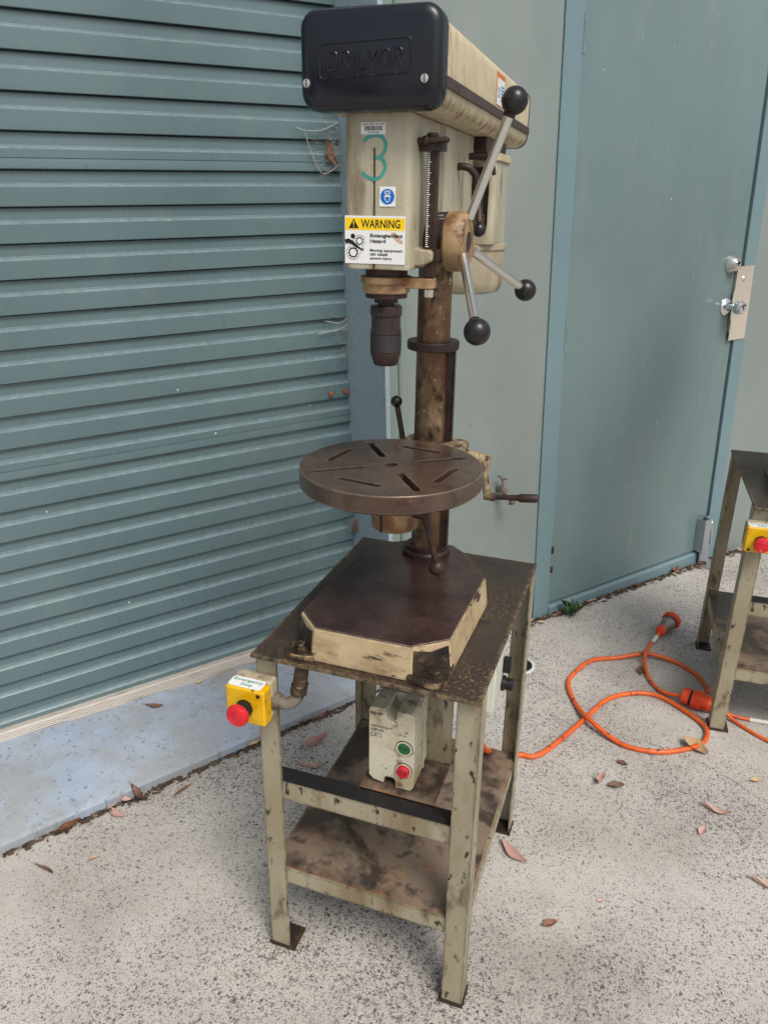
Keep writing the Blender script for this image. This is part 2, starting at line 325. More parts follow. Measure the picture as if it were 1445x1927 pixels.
M['oilblack'] = mat('oil_blackened_steel', rgb(26, 25, 27), .55, .1, [(rgb(44, 38, 36), 70, .5, .7)], (260, .6, .0012))
M['cable'] = mat('orange_cable', rgb(222, 100, 42), .42, 0, [(rgb(204, 86, 34), 12, .45, .65), (rgb(150, 72, 38), 26, .56, .7), (rgb(58, 36, 26), 50, .61, .67)])
M['plugo'] = mat('orange_plug', rgb(226, 72, 26), .4, 0, [(rgb(90, 36, 22), 60, .66, .72)])
N_ = NT('clear_plug_plastic'); N_.b.inputs['Base Color'].default_value = rgb(176, 170, 158); N_.b.inputs['Roughness'].default_value = .12
N_.b.inputs['Transmission Weight'].default_value = .75; N_.b.inputs['IOR'].default_value = 1.45; M['clear'] = N_.m
M['tape'] = mat('white_tape', rgb(214, 212, 206), .6)
M['rustbolt'] = mat('rusted_screw', rgb(150, 84, 58), .7, 0, [(rgb(110, 56, 36), 200, .5, .65)])
def leaf_mat(name, a, b, vein):
    N = NT(name); oi = N.n('ShaderNodeObjectInfo')
    c = N.mix(oi.outputs['Random'], a, b)
    c = N.mix(N.ramp(N.noise(60, 5, .6), .5, .72, 0, .7), c, vein)
    N.l(c, N.b.inputs['Base Color']); N.b.inputs['Roughness'].default_value = .6
    return N.m
M['leafp'] = leaf_mat('dry_pink_leaf', rgb(188, 152, 142), rgb(196, 166, 154), rgb(148, 112, 100))
M['leafb'] = leaf_mat('dry_brown_leaf', rgb(128, 88, 62), rgb(104, 72, 54), rgb(74, 52, 40))
M['leafr'] = leaf_mat('dry_red_leaf', rgb(124, 88, 74), rgb(106, 78, 66), rgb(80, 58, 50))
M['leaft'] = leaf_mat('dry_tan_leaf', rgb(198, 172, 132), rgb(176, 148, 110), rgb(140, 112, 80))
M['weed'] = leaf_mat('green_weed_leaf', rgb(60, 88, 48), rgb(50, 74, 42), rgb(46, 56, 40))
M['litter'] = mat('leaf_mould', rgb(78, 64, 50), .8, 0, [(rgb(120, 96, 72), 60, .5, .65), (rgb(40, 36, 30), 40, .5, .65)])
M['web'] = mat('cobweb', rgb(170, 165, 155), .8)
M['grate'] = mat('drain_grate', rgb(30, 34, 40), .4, .2)
M['drainring'] = mat('drain_ring', rgb(200, 200, 198), .4)
M['crack'] = mat('crack_dirt', rgb(92, 86, 78), .9)

# ------------------------------------------------------------------ mesh helpers
class MB:
    def __init__(s): s.v, s.f = [], []
    def add(s, vs, fs):
        k = len(s.v); s.v += [tuple(v) for v in vs]; s.f += [tuple(i + k for i in f) for f in fs]; return s
    def box(s, a, b):
        (x0, y0, z0), (x1, y1, z1) = a, b
        return s.add([(x0, y0, z0), (x1, y0, z0), (x1, y1, z0), (x0, y1, z0), (x0, y0, z1), (x1, y0, z1), (x1, y1, z1), (x0, y1, z1)],
                     [(3, 2, 1, 0), (4, 5, 6, 7), (0, 1, 5, 4), (1, 2, 6, 5), (2, 3, 7, 6), (3, 0, 4, 7)])
    def prism(s, poly, h0, h1, axis='z'):
        n = len(poly)
        P = {'z': lambda p, h: (p[0], p[1], h), 'y': lambda p, h: (p[0], h, p[1]), 'x': lambda p, h: (h, p[0], p[1])}[axis]
        vs = [P(p, h0) for p in poly] + [P(p, h1) for p in poly]
        return s.add(vs, [tuple(range(n - 1, -1, -1)), tuple(range(n, 2 * n))] + [(i, (i + 1) % n, n + (i + 1) % n, n + i) for i in range(n)])
    def lathe(s, prof, c=(0, 0, 0), axis=(0, 0, 1), seg=32, caps=True):
        """prof: (radius, height) list along axis from c"""
        ax = Vector(axis).normalized(); u = ax.orthogonal().normalized(); w_ = ax.cross(u); c = Vector(c)
        vs, fs = [], []; n = len(prof)
        for r, h in prof:
            for i in range(seg):
                a = 2 * PI * i / seg; vs.append(c + ax * h + (u * math.cos(a) + w_ * math.sin(a)) * r)
        for j in range(n - 1):
            for i in range(seg):
                k = (i + 1) % seg; fs.append((j * seg + i, j * seg + k, (j + 1) * seg + k, (j + 1) * seg + i))
        if caps and prof[0][0] > 1e-6: fs.append(tuple(range(seg - 1, -1, -1)))
        if caps and prof[-1][0] > 1e-6: fs.append(tuple((n - 1) * seg + i for i in range(seg)))
        return s.add(vs, fs)
    def cyl(s, a, b, r, seg=24, r2=None):
        a, b = Vector(a), Vector(b); L = (b - a).length
        return s.lathe([(r, 0), (r if r2 is None else r2, L)], a, b - a, seg)
    def ball(s, c, r, seg=28, ring=16):
        return s.lathe([(max(1e-7, r * math.sin(PI * i / ring)), -r * math.cos(PI * i / ring)) for i in range(ring + 1)], c, (0, 0, 1), seg)
    def tube(s, pts, r, seg=10, smooth=0, closed=False):
        P = [Vector(p) for p in pts]
        if smooth: P = catmull(P, smooth)
        n = len(P); rr = r if isinstance(r, (list, tuple)) else [r] * n
        if len(rr) != n: rr = [rr[min(len(rr) - 1, int(i * len(rr) / n))] for i in range(n)]
        vs, fs = [], []; up = None
        for i, p in enumerate(P):
            t = (P[min(i + 1, n - 1)] - P[max(i - 1, 0)])
            t = t.normalized() if t.length > 1e-9 else Vector((0, 0, 1))
            if up is None: up = t.orthogonal().normalized()
            up = (up - t * up.dot(t)); up = up.normalized() if up.length > 1e-6 else t.orthogonal().normalized()
            w_ = t.cross(up)
            for k in range(seg):
                a = 2 * PI * k / seg; vs.append(p + (up * math.cos(a) + w_ * math.sin(a)) * rr[i])
        for i in range(n - 1):
            for k in range(seg):
                q = (k + 1) % seg; fs.append((i * seg + k, i * seg + q, (i + 1) * seg + q, (i + 1) * seg + k))
        fs.append(tuple(range(seg - 1, -1, -1))); fs.append(tuple((n - 1) * seg + k for k in range(seg)))
        return s.add(vs, fs)
    def ribbon(s, pts, wd, plane, depth):
        """flat stroke of width wd through 2-D pts, laid on plane(x, y, d) at d = depth"""
        n = len(pts); L, R = [], []
        for i in range(n):
            a, b = pts[max(0, i - 1)], pts[min(n - 1, i + 1)]
            dx, dy = b[0] - a[0], b[1] - a[1]; q = math.hypot(dx, dy) or 1
            ww = wd[i] if isinstance(wd, (list, tuple)) else wd
            nx, ny = -dy / q * ww / 2, dx / q * ww / 2
            L.append(plane(pts[i][0] + nx, pts[i][1] + ny, depth)); R.append(plane(pts[i][0] - nx, pts[i][1] - ny, depth))
        return s.add(L + R, [(i, i + 1, n + i + 1, n + i) for i in range(n - 1)])
    def mesh(s, name):
        me = bpy.data.meshes.new(name); me.from_pydata(s.v, [], s.f); me.update()
        bm = bmesh.new(); bm.from_mesh(me); bmesh.ops.recalc_face_normals(bm, faces=bm.faces); bm.to_mesh(me); bm.free()
        return me
def catmull(P, k):
    out = []; n = len(P)
    for i in range(n - 1):
        p0, p1, p2, p3 = P[max(i - 1, 0)], P[i], P[i + 1], P[min(i + 2, n - 1)]
        for j in range(k):
            t = j / k
            out.append(.5 * ((2 * p1) + (p2 - p0) * t + (2 * p0 - 5 * p1 + 4 * p2 - p3) * t * t + (3 * p1 - p0 - 3 * p2 + p3) * t ** 3))
    out.append(P[-1]); return out
def rrect(x0, y0, x1, y1, r, seg=5):
    out = []
    for cx, cy, a0 in ((x1 - r, y1 - r, 0), (x0 + r, y1 - r, PI / 2), (x0 + r, y0 + r, PI), (x1 - r, y0 + r, 1.5 * PI)):
        for i in range(seg + 1):
            a = a0 + PI / 2 * i / seg; out.append((cx + r * math.cos(a), cy + r * math.sin(a)))
    return out
def finish(me, mats, angle=32):
    for m in (mats if isinstance(mats, (list, tuple)) else [mats]): me.materials.append(M[m])
    me.polygons.foreach_set('use_smooth', [True] * len(me.polygons))
    me.set_sharp_from_angle(angle=math.radians(angle)); me.update()
def put(name, mb, m, parent=None, mw=None, bevel=0, seg=2, angle=32):
    me = mb.mesh(name) if isinstance(mb, MB) else mb
    if m is not None: finish(me, m, angle)
    o = bpy.data.objects.new(name, me); COL.objects.link(o)
    if parent is not None: o.parent = parent
    if mw is not None: o.matrix_local = mw
    if bevel:
        b = o.modifiers.new('bevel', 'BEVEL'); b.width = bevel; b.segments = seg; b.limit_method = 'ANGLE'; b.angle_limit = math.radians(40); b.harden_normals = True
    return o
def bake(o):
    dg = bpy.context.evaluated_depsgraph_get(); me = bpy.data.meshes.new_from_object(o.evaluated_get(dg))
    o.modifiers.clear(); o.data = me; return o
def cut(o, cutters):
    """subtract closed MB solids from a mesh object"""
    for c in cutters:
        t = bpy.data.objects.new('cutter', c.mesh('cutter')); COL.objects.link(t); t.matrix_world = o.matrix_world
        t.data.materials.append(o.data.materials[0])
        b = o.modifiers.new('b', 'BOOLEAN'); b.operation = 'DIFFERENCE'; b.object = t; b.solver = 'EXACT'
        bpy.context.view_layer.update(); bake(o); bpy.data.objects.remove(t)
    me = o.data; me.polygons.foreach_set('use_smooth', [True] * len(me.polygons)); me.set_sharp_from_angle(angle=math.radians(32))
    return o
def thing(name, label, cat, mw=None, group=None):
    o = bpy.data.objects.new(name, None); COL.objects.link(o); o.empty_display_size = .05
    if mw is not None: o.matrix_world = mw
    return tag(o, label, cat, group)
def tag(o, label, cat, group=None):
    o['label'] = label; o['category'] = cat
    if group: o['group'] = group
    return o
def struct(o): o['kind'] = 'structure'; return o
def copy_tree(o, parent=None, skip=()):
    c = o.copy(); COL.objects.link(c); c.parent = parent
    for ch in list(o.children):
        if ch.name.split('.')[0] not in skip: copy_tree(ch, c, skip)
    return c
def text(items, plane, depth, m, name, parent, mw=None):
    """flat lettering: items (body, x0, y0, x1, y1[, shear, bold]) fitted to boxes on plane(x, y, depth)"""
    mb = MB()
    for it in items:
        body, x0, y0, x1, y1 = it[:5]; bold = it[5] if len(it) > 5 else 0.0
        cu = bpy.data.curves.new('t', 'FONT'); cu.body = body; cu.size = 1; cu.offset = bold; cu.resolution_u = 3
        t = bpy.data.objects.new('t', cu); COL.objects.link(t)
        bpy.context.view_layer.update()
        me = bpy.data.meshes.new_from_object(t.evaluated_get(bpy.context.evaluated_depsgraph_get()))
        xs = [v.co.x for v in me.vertices]; ys = [v.co.y for v in me.vertices]
        a, b, c, d = min(xs), max(xs), min(ys), max(ys)
        mb.add([plane(x0 + (v.co.x - a) / (b - a) * (x1 - x0), y0 + (v.co.y - c) / (d - c) * (y1 - y0), depth) for v in me.vertices], [tuple(p.vertices) for p in me.polygons])
        bpy.data.objects.remove(t); bpy.data.curves.remove(cu); bpy.data.meshes.remove(me)
    return put(name, mb, m, parent, mw)
front = lambda x, y, d: (x, d, y)           # on a face looking to -y
side = lambda x, y, d: (d, x, y)            # on a face looking to +x
def disc(mb, c, r, plane, depth, seg=28, r0=0):
    o = [plane(c[0] + r * math.cos(2 * PI * i / seg), c[1] + r * math.sin(2 * PI * i / seg), depth) for i in range(seg)]
    if not r0: return mb.add(o, [tuple(range(seg))])
    q = [plane(c[0] + r0 * math.cos(2 * PI * i / seg), c[1] + r0 * math.sin(2 * PI * i / seg), depth) for i in range(seg)]
    return mb.add(o + q, [(i, (i + 1) % seg, seg + (i + 1) % seg, seg + i) for i in range(seg)])
def T(x, y, z): return Matrix.Translation((x, y, z))
def RZ(deg): return Matrix.Rotation(math.radians(deg), 4, 'Z')

# ------------------------------------------------------------------ ground
g = MB().add([(-40, -40, 0), (40, -40, 0), (40, 40, 0), (-40, 40, 0)], [(0, 1, 2, 3)])
ground = struct(put('ground', g, 'ground'))
def crack(pts, wd):
    P = [Vector((x, y, 0)) for x, y in pts]; P = catmull(P, 9)
    r2 = random.Random(len(pts) * 5 + int(wd * 1e5))
    q = [(p.x + r2.uniform(-.004, .004), p.y + r2.uniform(-.004, .004)) for p in P]
    ws = [wd * r2.uniform(.25, 1.1) for _ in q]; ws[0] = ws[-1] = .0001
    put('crack', MB().ribbon(q, ws, lambda x, y, d: (x, y, d), .0006), 'crack', ground)
crack([(.30, .77), (.40, .71), (.548, .678), (.64, .65), (.672, .631), (.724, .606), (.767, .569), (.80, .545), (.95, .46)], .0016)
crack([(.06, .95), (.137, .899), (.212, .85), (.30, .77)], .0012)

# ------------------------------------------------------------------ building frame (turned and leaning against the sloping slab)
BX = Matrix(((0.6142, -0.7883, -0.0352, 0), (0.7888, 0.6146, 0.0005, 0), (0.0213, -0.0281, 0.9994, 0), (0, 0, 0, 1)))
def Bw(x, y, z): return BX @ Vector((x, y, z))
def B_at(x, y, z): return BX @ T(x, y, z)

# painted concrete sill in front of the roller door
mb = MB(); nx = 40; xs = [-3.2 + i * (3.66 / nx) for i in range(nx + 1)]
rs = random.Random(3); vs = []
for x in xs:
    yf = .5455 + .0895 * (x + .754) + rs.uniform(-.002, .002)
    for (y, z) in ((yf - .004, -.05), (yf, .022), (yf + .012, .030), (.80, .043), (.985, .052)):
        p = Bw(x, y, 0); vs.append((p.x, p.y, z))
fs = [(i * 5 + j, (i + 1) * 5 + j, (i + 1) * 5 + j + 1, i * 5 + j + 1) for i in range(nx) for j in range(4)]
fs.append(tuple(nx * 5 + j for j in range(5)) + ())
mb.add(vs, fs); struct(put('door_sill', mb, 'sill'))

# ------------------------------------------------------------------ roller door: every slat a part
rd = thing('roller_door', 'grey green corrugated steel roller door beside the drill press', 'roller door', B_at(-1.1, .945, 0))
PITCH, ZTOP = .0794, 2.6
def slat_mesh(lap):
    pr = [(.012, .0345), (.012, .0312), (.0012, .0292), (0, .024), (0, .0034), (-.0010, .0026), (-.0022, .0020), (-.0026, .0000), (-.0088, -.0038), (-.0108, -.0058)]
    if lap: pr += [(-.0110, -.0235), (-.0092, -.0240), (-.0094, -.0252)]
    pr += [(-.0112, -.0430), (-.0110, -.0462), (-.0102, -.0474), (-.0030, -.0462), (.012, -.0452)]
    nx = 24; vs = []
    for i in range(nx + 1):
        x = -1.55 + 3.09 * i / nx
        for (y, z) in pr: vs.append((x, y, z))
    n = len(pr); m = MB().add(vs, [(i * n + j, i * n + j + 1, (i + 1) * n + j + 1, (i + 1) * n + j) for i in range(nx) for j in range(n - 1)])
    me = m.mesh('slat'); finish(me, 'slat', 20); return me
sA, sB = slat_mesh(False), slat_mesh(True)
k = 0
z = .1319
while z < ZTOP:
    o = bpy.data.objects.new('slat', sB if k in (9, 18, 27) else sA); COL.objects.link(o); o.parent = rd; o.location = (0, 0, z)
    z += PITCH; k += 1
mb = MB().box((-1.56, -.032, .072), (1.537, -.004, .113))
for i in range(6): mb.box((-1.56, -.0345, .0755 + i * .0062), (1.537, -.0319, .0795 + i * .0062))
put('bottom_rail', mb, 'alu', rd, bevel=.0012)
mb = MB().box((-1.56, -.038, .050), (1.537, -.006, .0715)); put('rubber_seal', mb, 'strip', rd, bevel=.003)
for x, zz in ((1.471, .894), (1.523, .896)):
    put('screw', MB().lathe([(.0085, 0), (.0085, .003), (.006, .006), (.0001, .007)], (x, -.0135, zz), (0, -1, 0), 12), 'rustbolt', rd)

# ------------------------------------------------------------------ post, wall, door
post = thing('steel_post', 'blue grey galvanised steel post at the edge of the roller door', 'post', B_at(.4375, .73, 0))
put('channel_web', MB().box((0, .0, -.1), (.004, .235, 2.75)), 'galv', post, bevel=.001)
put('front_flange', MB().box((0, -.004, -.1), (.015, -.0002, 2.75)), 'galv', post, bevel=.0015)

wall = thing('shed_wall', 'grey green sheet metal shed wall around the personnel door', 'wall', B_at(0, .73, 0))
put('corner_flashing', MB().box((.453, .004, -.1), (.487, .03, 2.75)), 'flash', wall, bevel=.002)
put('corner_trim', MB().prism([(.4875, .03), (.4875, .001), (.494, -.004), (.513, -.004), (.513, .03)], -.1, 2.75), 'flash', wall)
put('wall_panel', MB().box((.5135, .000, -.1), (1.054, .04, 2.75)), 'wall', wall)
put('wall_panel', MB().box((2.105, .000, -.1), (3.25, .04, 2.75)), 'wall', wall)
put('wall_panel', MB().box((3.254, .000, -.1), (4.6, .04, 2.75)), 'wall', wall)
put('wall_panel', MB().box((-4.2, .000, -.1), (-2.66, .04, 2.75)), 'wall', wall)
put('header_panel', MB().box((-4.2, .000, 2.752), (4.6, .3, 3.2)), 'wall', wall)
put('header_panel', MB().box((1.0545, .003, 2.14), (2.1045, .04, 2.751)), 'wall', wall)

fr_ = thing('doorway', 'blue green steel doorway around the personnel door', 'doorway', B_at(0, .73, 0))
put('jamb', MB().box((1.0555, -.006, -.1), (1.13, .04, 2.14)), 'jamb', fr_, bevel=.002)
put('jamb', MB().box((2.034, -.006, -.1), (2.104, .04, 2.14)), 'jamb', fr_, bevel=.002)
put('lintel', MB().box((1.1305, -.006, 2.075), (2.0335, .04, 2.14)), 'jamb', fr_, bevel=.002)
put('threshold', MB().prism([(.06, -.1), (-.010, -.1), (-.010, .022), (-.004, .031), (.06, .031)], 1.1305, 2.0335, 'x'), 'jamb', fr_)

door = thing('personnel_door', 'closed grey green steel door with two chrome locks', 'door', B_at(1.1345, .733, 0))
put('door_leaf', MB().box((0, .0005, .036), (.893, .042, 2.07)), 'door', door, bevel=.0015)
for zz in (.218, 1.018, 1.87):
    h = put('hinge', MB().cyl((-.0025, -.007, zz - .05), (-.0025, -.007, zz + .05), .0055, 12), 'door', door)
    for dz in (-.05, .026): put('hinge_knuckle', MB().cyl((-.0025, -.007, zz + dz), (-.0025, -.007, zz + dz + .024), .0064, 12), 'darkrust' if zz < .3 else 'jamb', h)
dl = put('deadlock', MB().lathe([(.034, 0), (.034, .003), (.022, .026), (.020, .029), (.0001, .0295)], (.829, 0, 1.20), (0, -1, 0), 36), 'steel', door)
put('key_cylinder', MB().lathe([(.013, .0295), (.013, .0315), (.0001, .032)], (.829, 0, 1.20), (0, -1, 0), 24), 'chrome', dl)
put('keyhole', MB().box((.8275, -.0335, 1.194), (.8305, -.0319, 1.206)), 'black', dl)
kb = put('door_knob', MB().lathe([(.033, 0), (.033, .003), (.027, .008), (.016, .011), (.0125, .02), (.0125, .034), (.019, .039), (.0255, .05), (.0255, .064), (.020, .073), (.012, .0745), (.0001, .0745)], (.831, 0, 1.047), (0, -1, 0), 40), 'chrome', door)
put('keyhole', MB().box((.8295, -.0762, 1.041), (.8325, -.0746, 1.053)), 'black', kb)
pl_ = put('latch_guard', MB().prism([(.857, .918), (.957, .918), (.957, 1.19), (.857, 1.19), (.857, 1.105), (.851, 1.095), (.851, 1.0), (.857, .99)], -.0135, -.0105, 'y').box((.862, -.0105, .95), (.890, .0005, 1.17)), 'lockplate', door, bevel=.001)
put('guard_bolt', MB().lathe([(.010, 0), (.010, .003), (.005, .006), (.0001, .0065)], (.9, -.0135, 1.145), (0, -1, 0), 20), 'chrome', pl_)

rdp = random.Random(9)
for x, zz, L in ((.246, 1.905, .03), (.25, 1.885, .018), (.395, 1.88, .022), (.345, 1.868, .02), (.44, 1.905, .012), (.575, 1.895, .02), (.41, 1.60, .03), (.62, 1.18, .015)):
    q = [(x + rdp.uniform(-.002, .002), zz - L * i / 5) for i in range(6)]
    put('dried_drip', MB().ribbon(q, [.002, .006, .009, .008, .006, .002], front, .0002), 'jamb' if L > .025 else 'flash', door)
br = thing('door_bolt_bracket', 'grey aluminium drop bolt bracket at the bottom corner of the door', 'bracket', B_at(1.985, .733, 0))
put('channel', MB().prism([(-.008, 0), (-.014, -.002), (-.014, -.034), (.02, -.034), (.026, -.006), (.05, -.006), (.05, -.009), (.030, -.009), (.022, -.042), (-.018, -.042), (-.018, 0)], .04, .185), 'bracket', br, bevel=.0008)
put('hasp', MB().prism([(.03, .175), (.048, .175), (.06, .12), (.06, .06), (.05, .06), (.046, .115)], -.03, -.011, 'y'), 'bracket', br, bevel=.002)
put('bolt', MB().lathe([(.007, 0), (.007, .006), (.004, .009), (.0001, .01)], (.035, -.030, .165), (0, -1, 0), 6), 'chrome', br)
put('floor_plate', MB().box((-.01, -.09, -.03), (.075, -.012, .004 - .02)).prism([(-.01, -.02), (.05, -.02), (.05, .03), (.03, .05), (-.01, .04)], -.03, -.024, 'y'), 'bracket', br, bevel=.001)

tap = thing('garden_tap', 'small weathered grey water tap on the wall behind the crank', 'tap', B_at(.868, .73, .545))
put('body', MB().cyl((0, .0, 0), (0, -.045, 0), .008).cyl((0, -.03, -.012), (0, -.03, .018), .0105).cyl((0, -.045, 0), (.012, -.058, -.026), .0075).lathe([(.009, 0), (.013, .004), (.013, .010), (.009, .012)], (.013, -.06, -.028), (.1, -.2, -1), 20), 'conduit', tap)
put('handle', MB().cyl((0, -.03, .018), (-.004, -.03, .042), .004).ball((-.005, -.03, .046), .007, 14, 8).tube([(-.022, -.03, .056), (-.005, -.03, .047), (.012, -.03, .038)], .0038, 8), 'conduit', tap)

for o in (rd, post, wall, fr_, door): o['kind'] = 'thing'

# ------------------------------------------------------------------ the machine stand
HP = .701
L_ANG = .040
def make_stand(mw, label):
    st = thing('machine_stand', label, 'machine stand', mw, 'machine stands')
    put('top_plate', MB().box((-.2, -.267, HP - .0065), (.2, .267, HP)), 'plate', st, bevel=.0012)
    X, YF, YB, t = .1995, -.249, .252, .004
    for sx in (-1, 1):
        for sy, y in ((-1, YF), (1, YB)):
            lx = sx * X; a = L_ANG
            p = [(lx, y), (lx - sx * a, y), (lx - sx * a, y - sy * t), (lx - sx * t, y - sy * t), (lx - sx * t, y - sy * a), (lx, y - sy * a)]
            lg = put('leg', MB().prism(p, .0065, HP - .007), 'stand', st, bevel=.0009)
            fo = .052 if sx < 0 and sy < 0 else .045
            fx0, fx1 = sorted((lx + sx * .003, lx - sx * fo)); fy0, fy1 = sorted((y + sy * .003, y - sy * fo))
            put('foot_plate', MB().box((fx0, fy0, 0), (fx1, fy1, .006)), 'standdark', lg, bevel=.001)
    xi = X - t - .0006
    # cross rails at shelf height, with the shelf sheet let in on top
    ZS = .211
    def rail(y, sy, z0, z1, m='stand', x0=-xi, x1=xi):
        return put('cross_rail', MB().prism([(y, z0), (y, z1), (y - sy * .036, z1), (y - sy * .036, z1 - .004), (y - sy * .004, z1 - .004), (y - sy * .004, z0)], x0, x1, 'x'), m, st, bevel=.0008)
    rail(YF + t + .0005, -1, ZS - .036, ZS); rail(YB - t - .0005, 1, ZS - .036, ZS)
    for sx in (-1, 1):
        x = sx * (X - t - .001)
        put('side_rail', MB().prism([(x, ZS - .036), (x, ZS), (x - sx * .03, ZS), (x - sx * .03, ZS - .004), (x - sx * .004, ZS - .004), (x - sx * .004, ZS - .036)], YF + .046, YB - .046, 'y'), 'stand', st, bevel=.0008)
    put('shelf', MB().box((-.1905, YF + .008, ZS + .0006), (.1905, YB - .008, ZS + .003)), 'shelf', st, bevel=.0006)
    mr = rail(YF + t + .0005, -1, .383, .424)
    put('oily_top', MB().box((-xi + .001, YF + t + .001, .4243), (xi - .001, YF + t + .0365, .4252)), 'oilblack', mr)
    return st
stand = make_stand(Matrix.Identity(4), 'cream angle iron stand carrying the complete drill press, nearest the camera')
bk = put('mounting_bracket', MB().prism([(-.2125, .4256), (-.1, .4256), (-.1, .69), (-.097, .69), (-.097, .4226), (-.2085, .4226), (-.2085, .4256)], -.024, .119, 'x'), 'shelf', stand, bevel=.0006)
put('upright_sheet', MB().box((-.024, -.1008, .43), (.119, -.1002, .69)), 'stand', bk)
stand2 = copy_tree(stand, skip=('mounting_bracket',))
tag(stand2, 'cream angle iron stand cut off by the right edge of the photo', 'machine stand', 'machine stands')
stand2.matrix_world = T(.853, 1.078, 0) @ RZ(3.2)

# ------------------------------------------------------------------ the drill press (origin at the column on the stand top)
CX, CY = -.0046, .1125
dp = thing('drill_press', 'cream pedestal drill press with black cover marked with a green 3', 'drill press', T(CX, CY, HP), 'drill presses')
Wm = T(-CX, -CY, -HP)                       # world coordinates inside the thing
Hm = T(0, 0, -HP) @ RZ(2)                   # head frame: x right, y back, z above the slab, origin on the column
# base casting
top = [(-.090, -.2425), (.078, -.2425), (.1315, -.198), (.1345, .043), (.069, .139), (.038, .166), (-.048, .166), (-.083, .139), (-.129, .066), (-.134, -.198)]
nb = len(top); grow = [(x * 1.045, (y - .0) * 1.03) for x, y in top]
mb = MB().add([(x, y, HP + .0005) for x, y in grow] + [(x, y, HP + .058) for x, y in top], [tuple(range(nb - 1, -1, -1)), tuple(range(nb, 2 * nb))] + [(i, (i + 1) % nb, nb + (i + 1) % nb, nb + i) for i in range(nb)])
base = put('base_casting', mb, 'castpaint', dp, Wm, bevel=.0025, seg=3)
put('machined_top', MB().prism([(x * .985 - .00, y * .988) for x, y in top], HP + .0575, HP + .0605), 'baseiron', base, bevel=.001)
for s in (1, -1):
    a = (.074, -.2515) if s > 0 else (-.087, -.2515); b = (.1385, -.19) if s > 0 else (-.1410, -.19); cxq = .118 if s > 0 else -.1205
    arc_ = [(cxq + s * .0215 * math.sin(math.radians(q)), -.2395 - .0195 * math.cos(math.radians(q))) for q in range(0, 91, 15)]
    lug = [(a[0], -.2515), (a[0] + s * .012, -.2575)] + arc_ + [(b[0] + s * .001, -.21), b, ((.10 if s > 0 else -.105), -.20)]
    lg_ = put('bolt_lug', MB().prism(lug, HP + .0004, HP + .0125), 'lug', base, bevel=.002)
    cxl = sum(p[0] for p in lug) / len(lug); cyl_ = sum(p[1] for p in lug) / len(lug)
    put('lug_grease', MB().prism([(cxl + (p[0] - cxl) * .955, cyl_ + (p[1] - cyl_) * .955) for p in lug], HP + .0122, HP + .0140), 'greasy', base, bevel=.0006)
    put('bolt', MB().lathe([(.013, .0138), (.013, .016), (.0095, .0162), (.0095, .0225), (.0085, .0235), (.0001, .0235)], (cxq - s * .001, -.2375, HP), (0, 0, 1), 6), 'greasy', base)
for ia, ib in ((1, 2), (9, 0)):      # grease on the drafted corner faces over the lugs
    def at_(k_, t):
        return Vector((grow[k_][0] + (top[k_][0] - grow[k_][0]) * t, grow[k_][1] + (top[k_][1] - grow[k_][1]) * t, HP + .0005 + .0575 * t))
    n = (at_(ib, 0) - at_(ia, 0)).cross(Vector((0, 0, 1))).normalized() * .0009
    q = [at_(ia, .24).lerp(at_(ib, .24), .04) + n, at_(ia, .24).lerp(at_(ib, .24), .96) + n, at_(ia, .9).lerp(at_(ib, .9), .94) + n, at_(ia, .8).lerp(at_(ib, .8), .5) + n, at_(ia, .92).lerp(at_(ib, .92), .06) + n]
    put('stained_face', MB().add(q, [(0, 1, 2, 3, 4)]), 'greasy', base)
# column
colm = put('column', MB().cyl((0, 0, .06), (0, 0, .68), .0303, 48), 'column', dp)
put('column_flange', MB().lathe([(.047, .0606), (.047, .070), (.043, .074), (.040, .074), (.040, .080), (.0306, .081)], (0, 0, 0), (0, 0, 1), 48), 'darkrust', colm)
put('column_collar', MB().lathe([(.0304, .469), (.046, .469), (.0475, .4705), (.0475, .4830), (.046, .4845), (.0304, .4845)], (0, 0, 0), (0, 0, 1), 48), 'darkrust', colm)
mb = MB().box((.0285, -.0065, .082), (.0385, .0065, .4685))
for i in range(92): mb.prism([(.0384, .0835 + i * .0042), (.0435, .0845 + i * .0042), (.0435, .0858 + i * .0042), (.0384, .0868 + i * .0042)], -.0065, .0065, 'y')
put('rack', mb, 'darkrust', colm)
# table
TX, TY, TZ = -.003, -.117, 1.018
tab = put('table', MB().lathe([(.147, -.031), (.150, -.028), (.150, -.0012), (.1488, 0)], (TX, TY, TZ), (0, 0, 1), 96), 'castiron', dp, Wm)
bpy.context.view_layer.update()
def slot(a, b, wd):
    a, b = Vector((a[0], a[1])), Vector((b[0], b[1])); d = (b - a).normalized(); n = Vector((-d.y, d.x)); r = wd / 2; P = []
    for c, a0 in ((b, -PI / 2), (a, PI / 2)):
        for i in range(7):
            q = a0 + PI * i / 6; P.append(tuple(c + d * math.cos(q) * r + n * math.sin(q) * r))
    return MB().prism(P, TZ - .04, TZ + .01)
def pol(r, deg): return (TX + r * math.cos(math.radians(deg)), TY + r * math.sin(math.radians(deg)))
cuts = []
for kq in range(4):
    cuts.append(slot(pol(.048, 37 + 90 * kq), pol(.126, 37 + 90 * kq), .0125))
    m_ = pol(.1, 79 + 90 * kq); t_ = math.radians(79 + 90 * kq + 90 + 2)
    cuts.append(slot((m_[0] - .034 * math.cos(t_), m_[1] - .034 * math.sin(t_)), (m_[0] + .034 * math.cos(t_), m_[1] + .034 * math.sin(t_)), .0125))
cuts.append(MB().cyl((TX, TY, TZ - .05), (TX, TY, TZ + .01), .0115))
cut(tab, cuts)
put('table_hub', MB().lathe([(.0385, .912 - TZ), (.0395, .915 - TZ), (.0395, .945 - TZ), (.052, .962 - TZ), (.052, -.0315)], (TX + .008, TY, TZ), (0, 0, 1), 40), 'brass', tab)
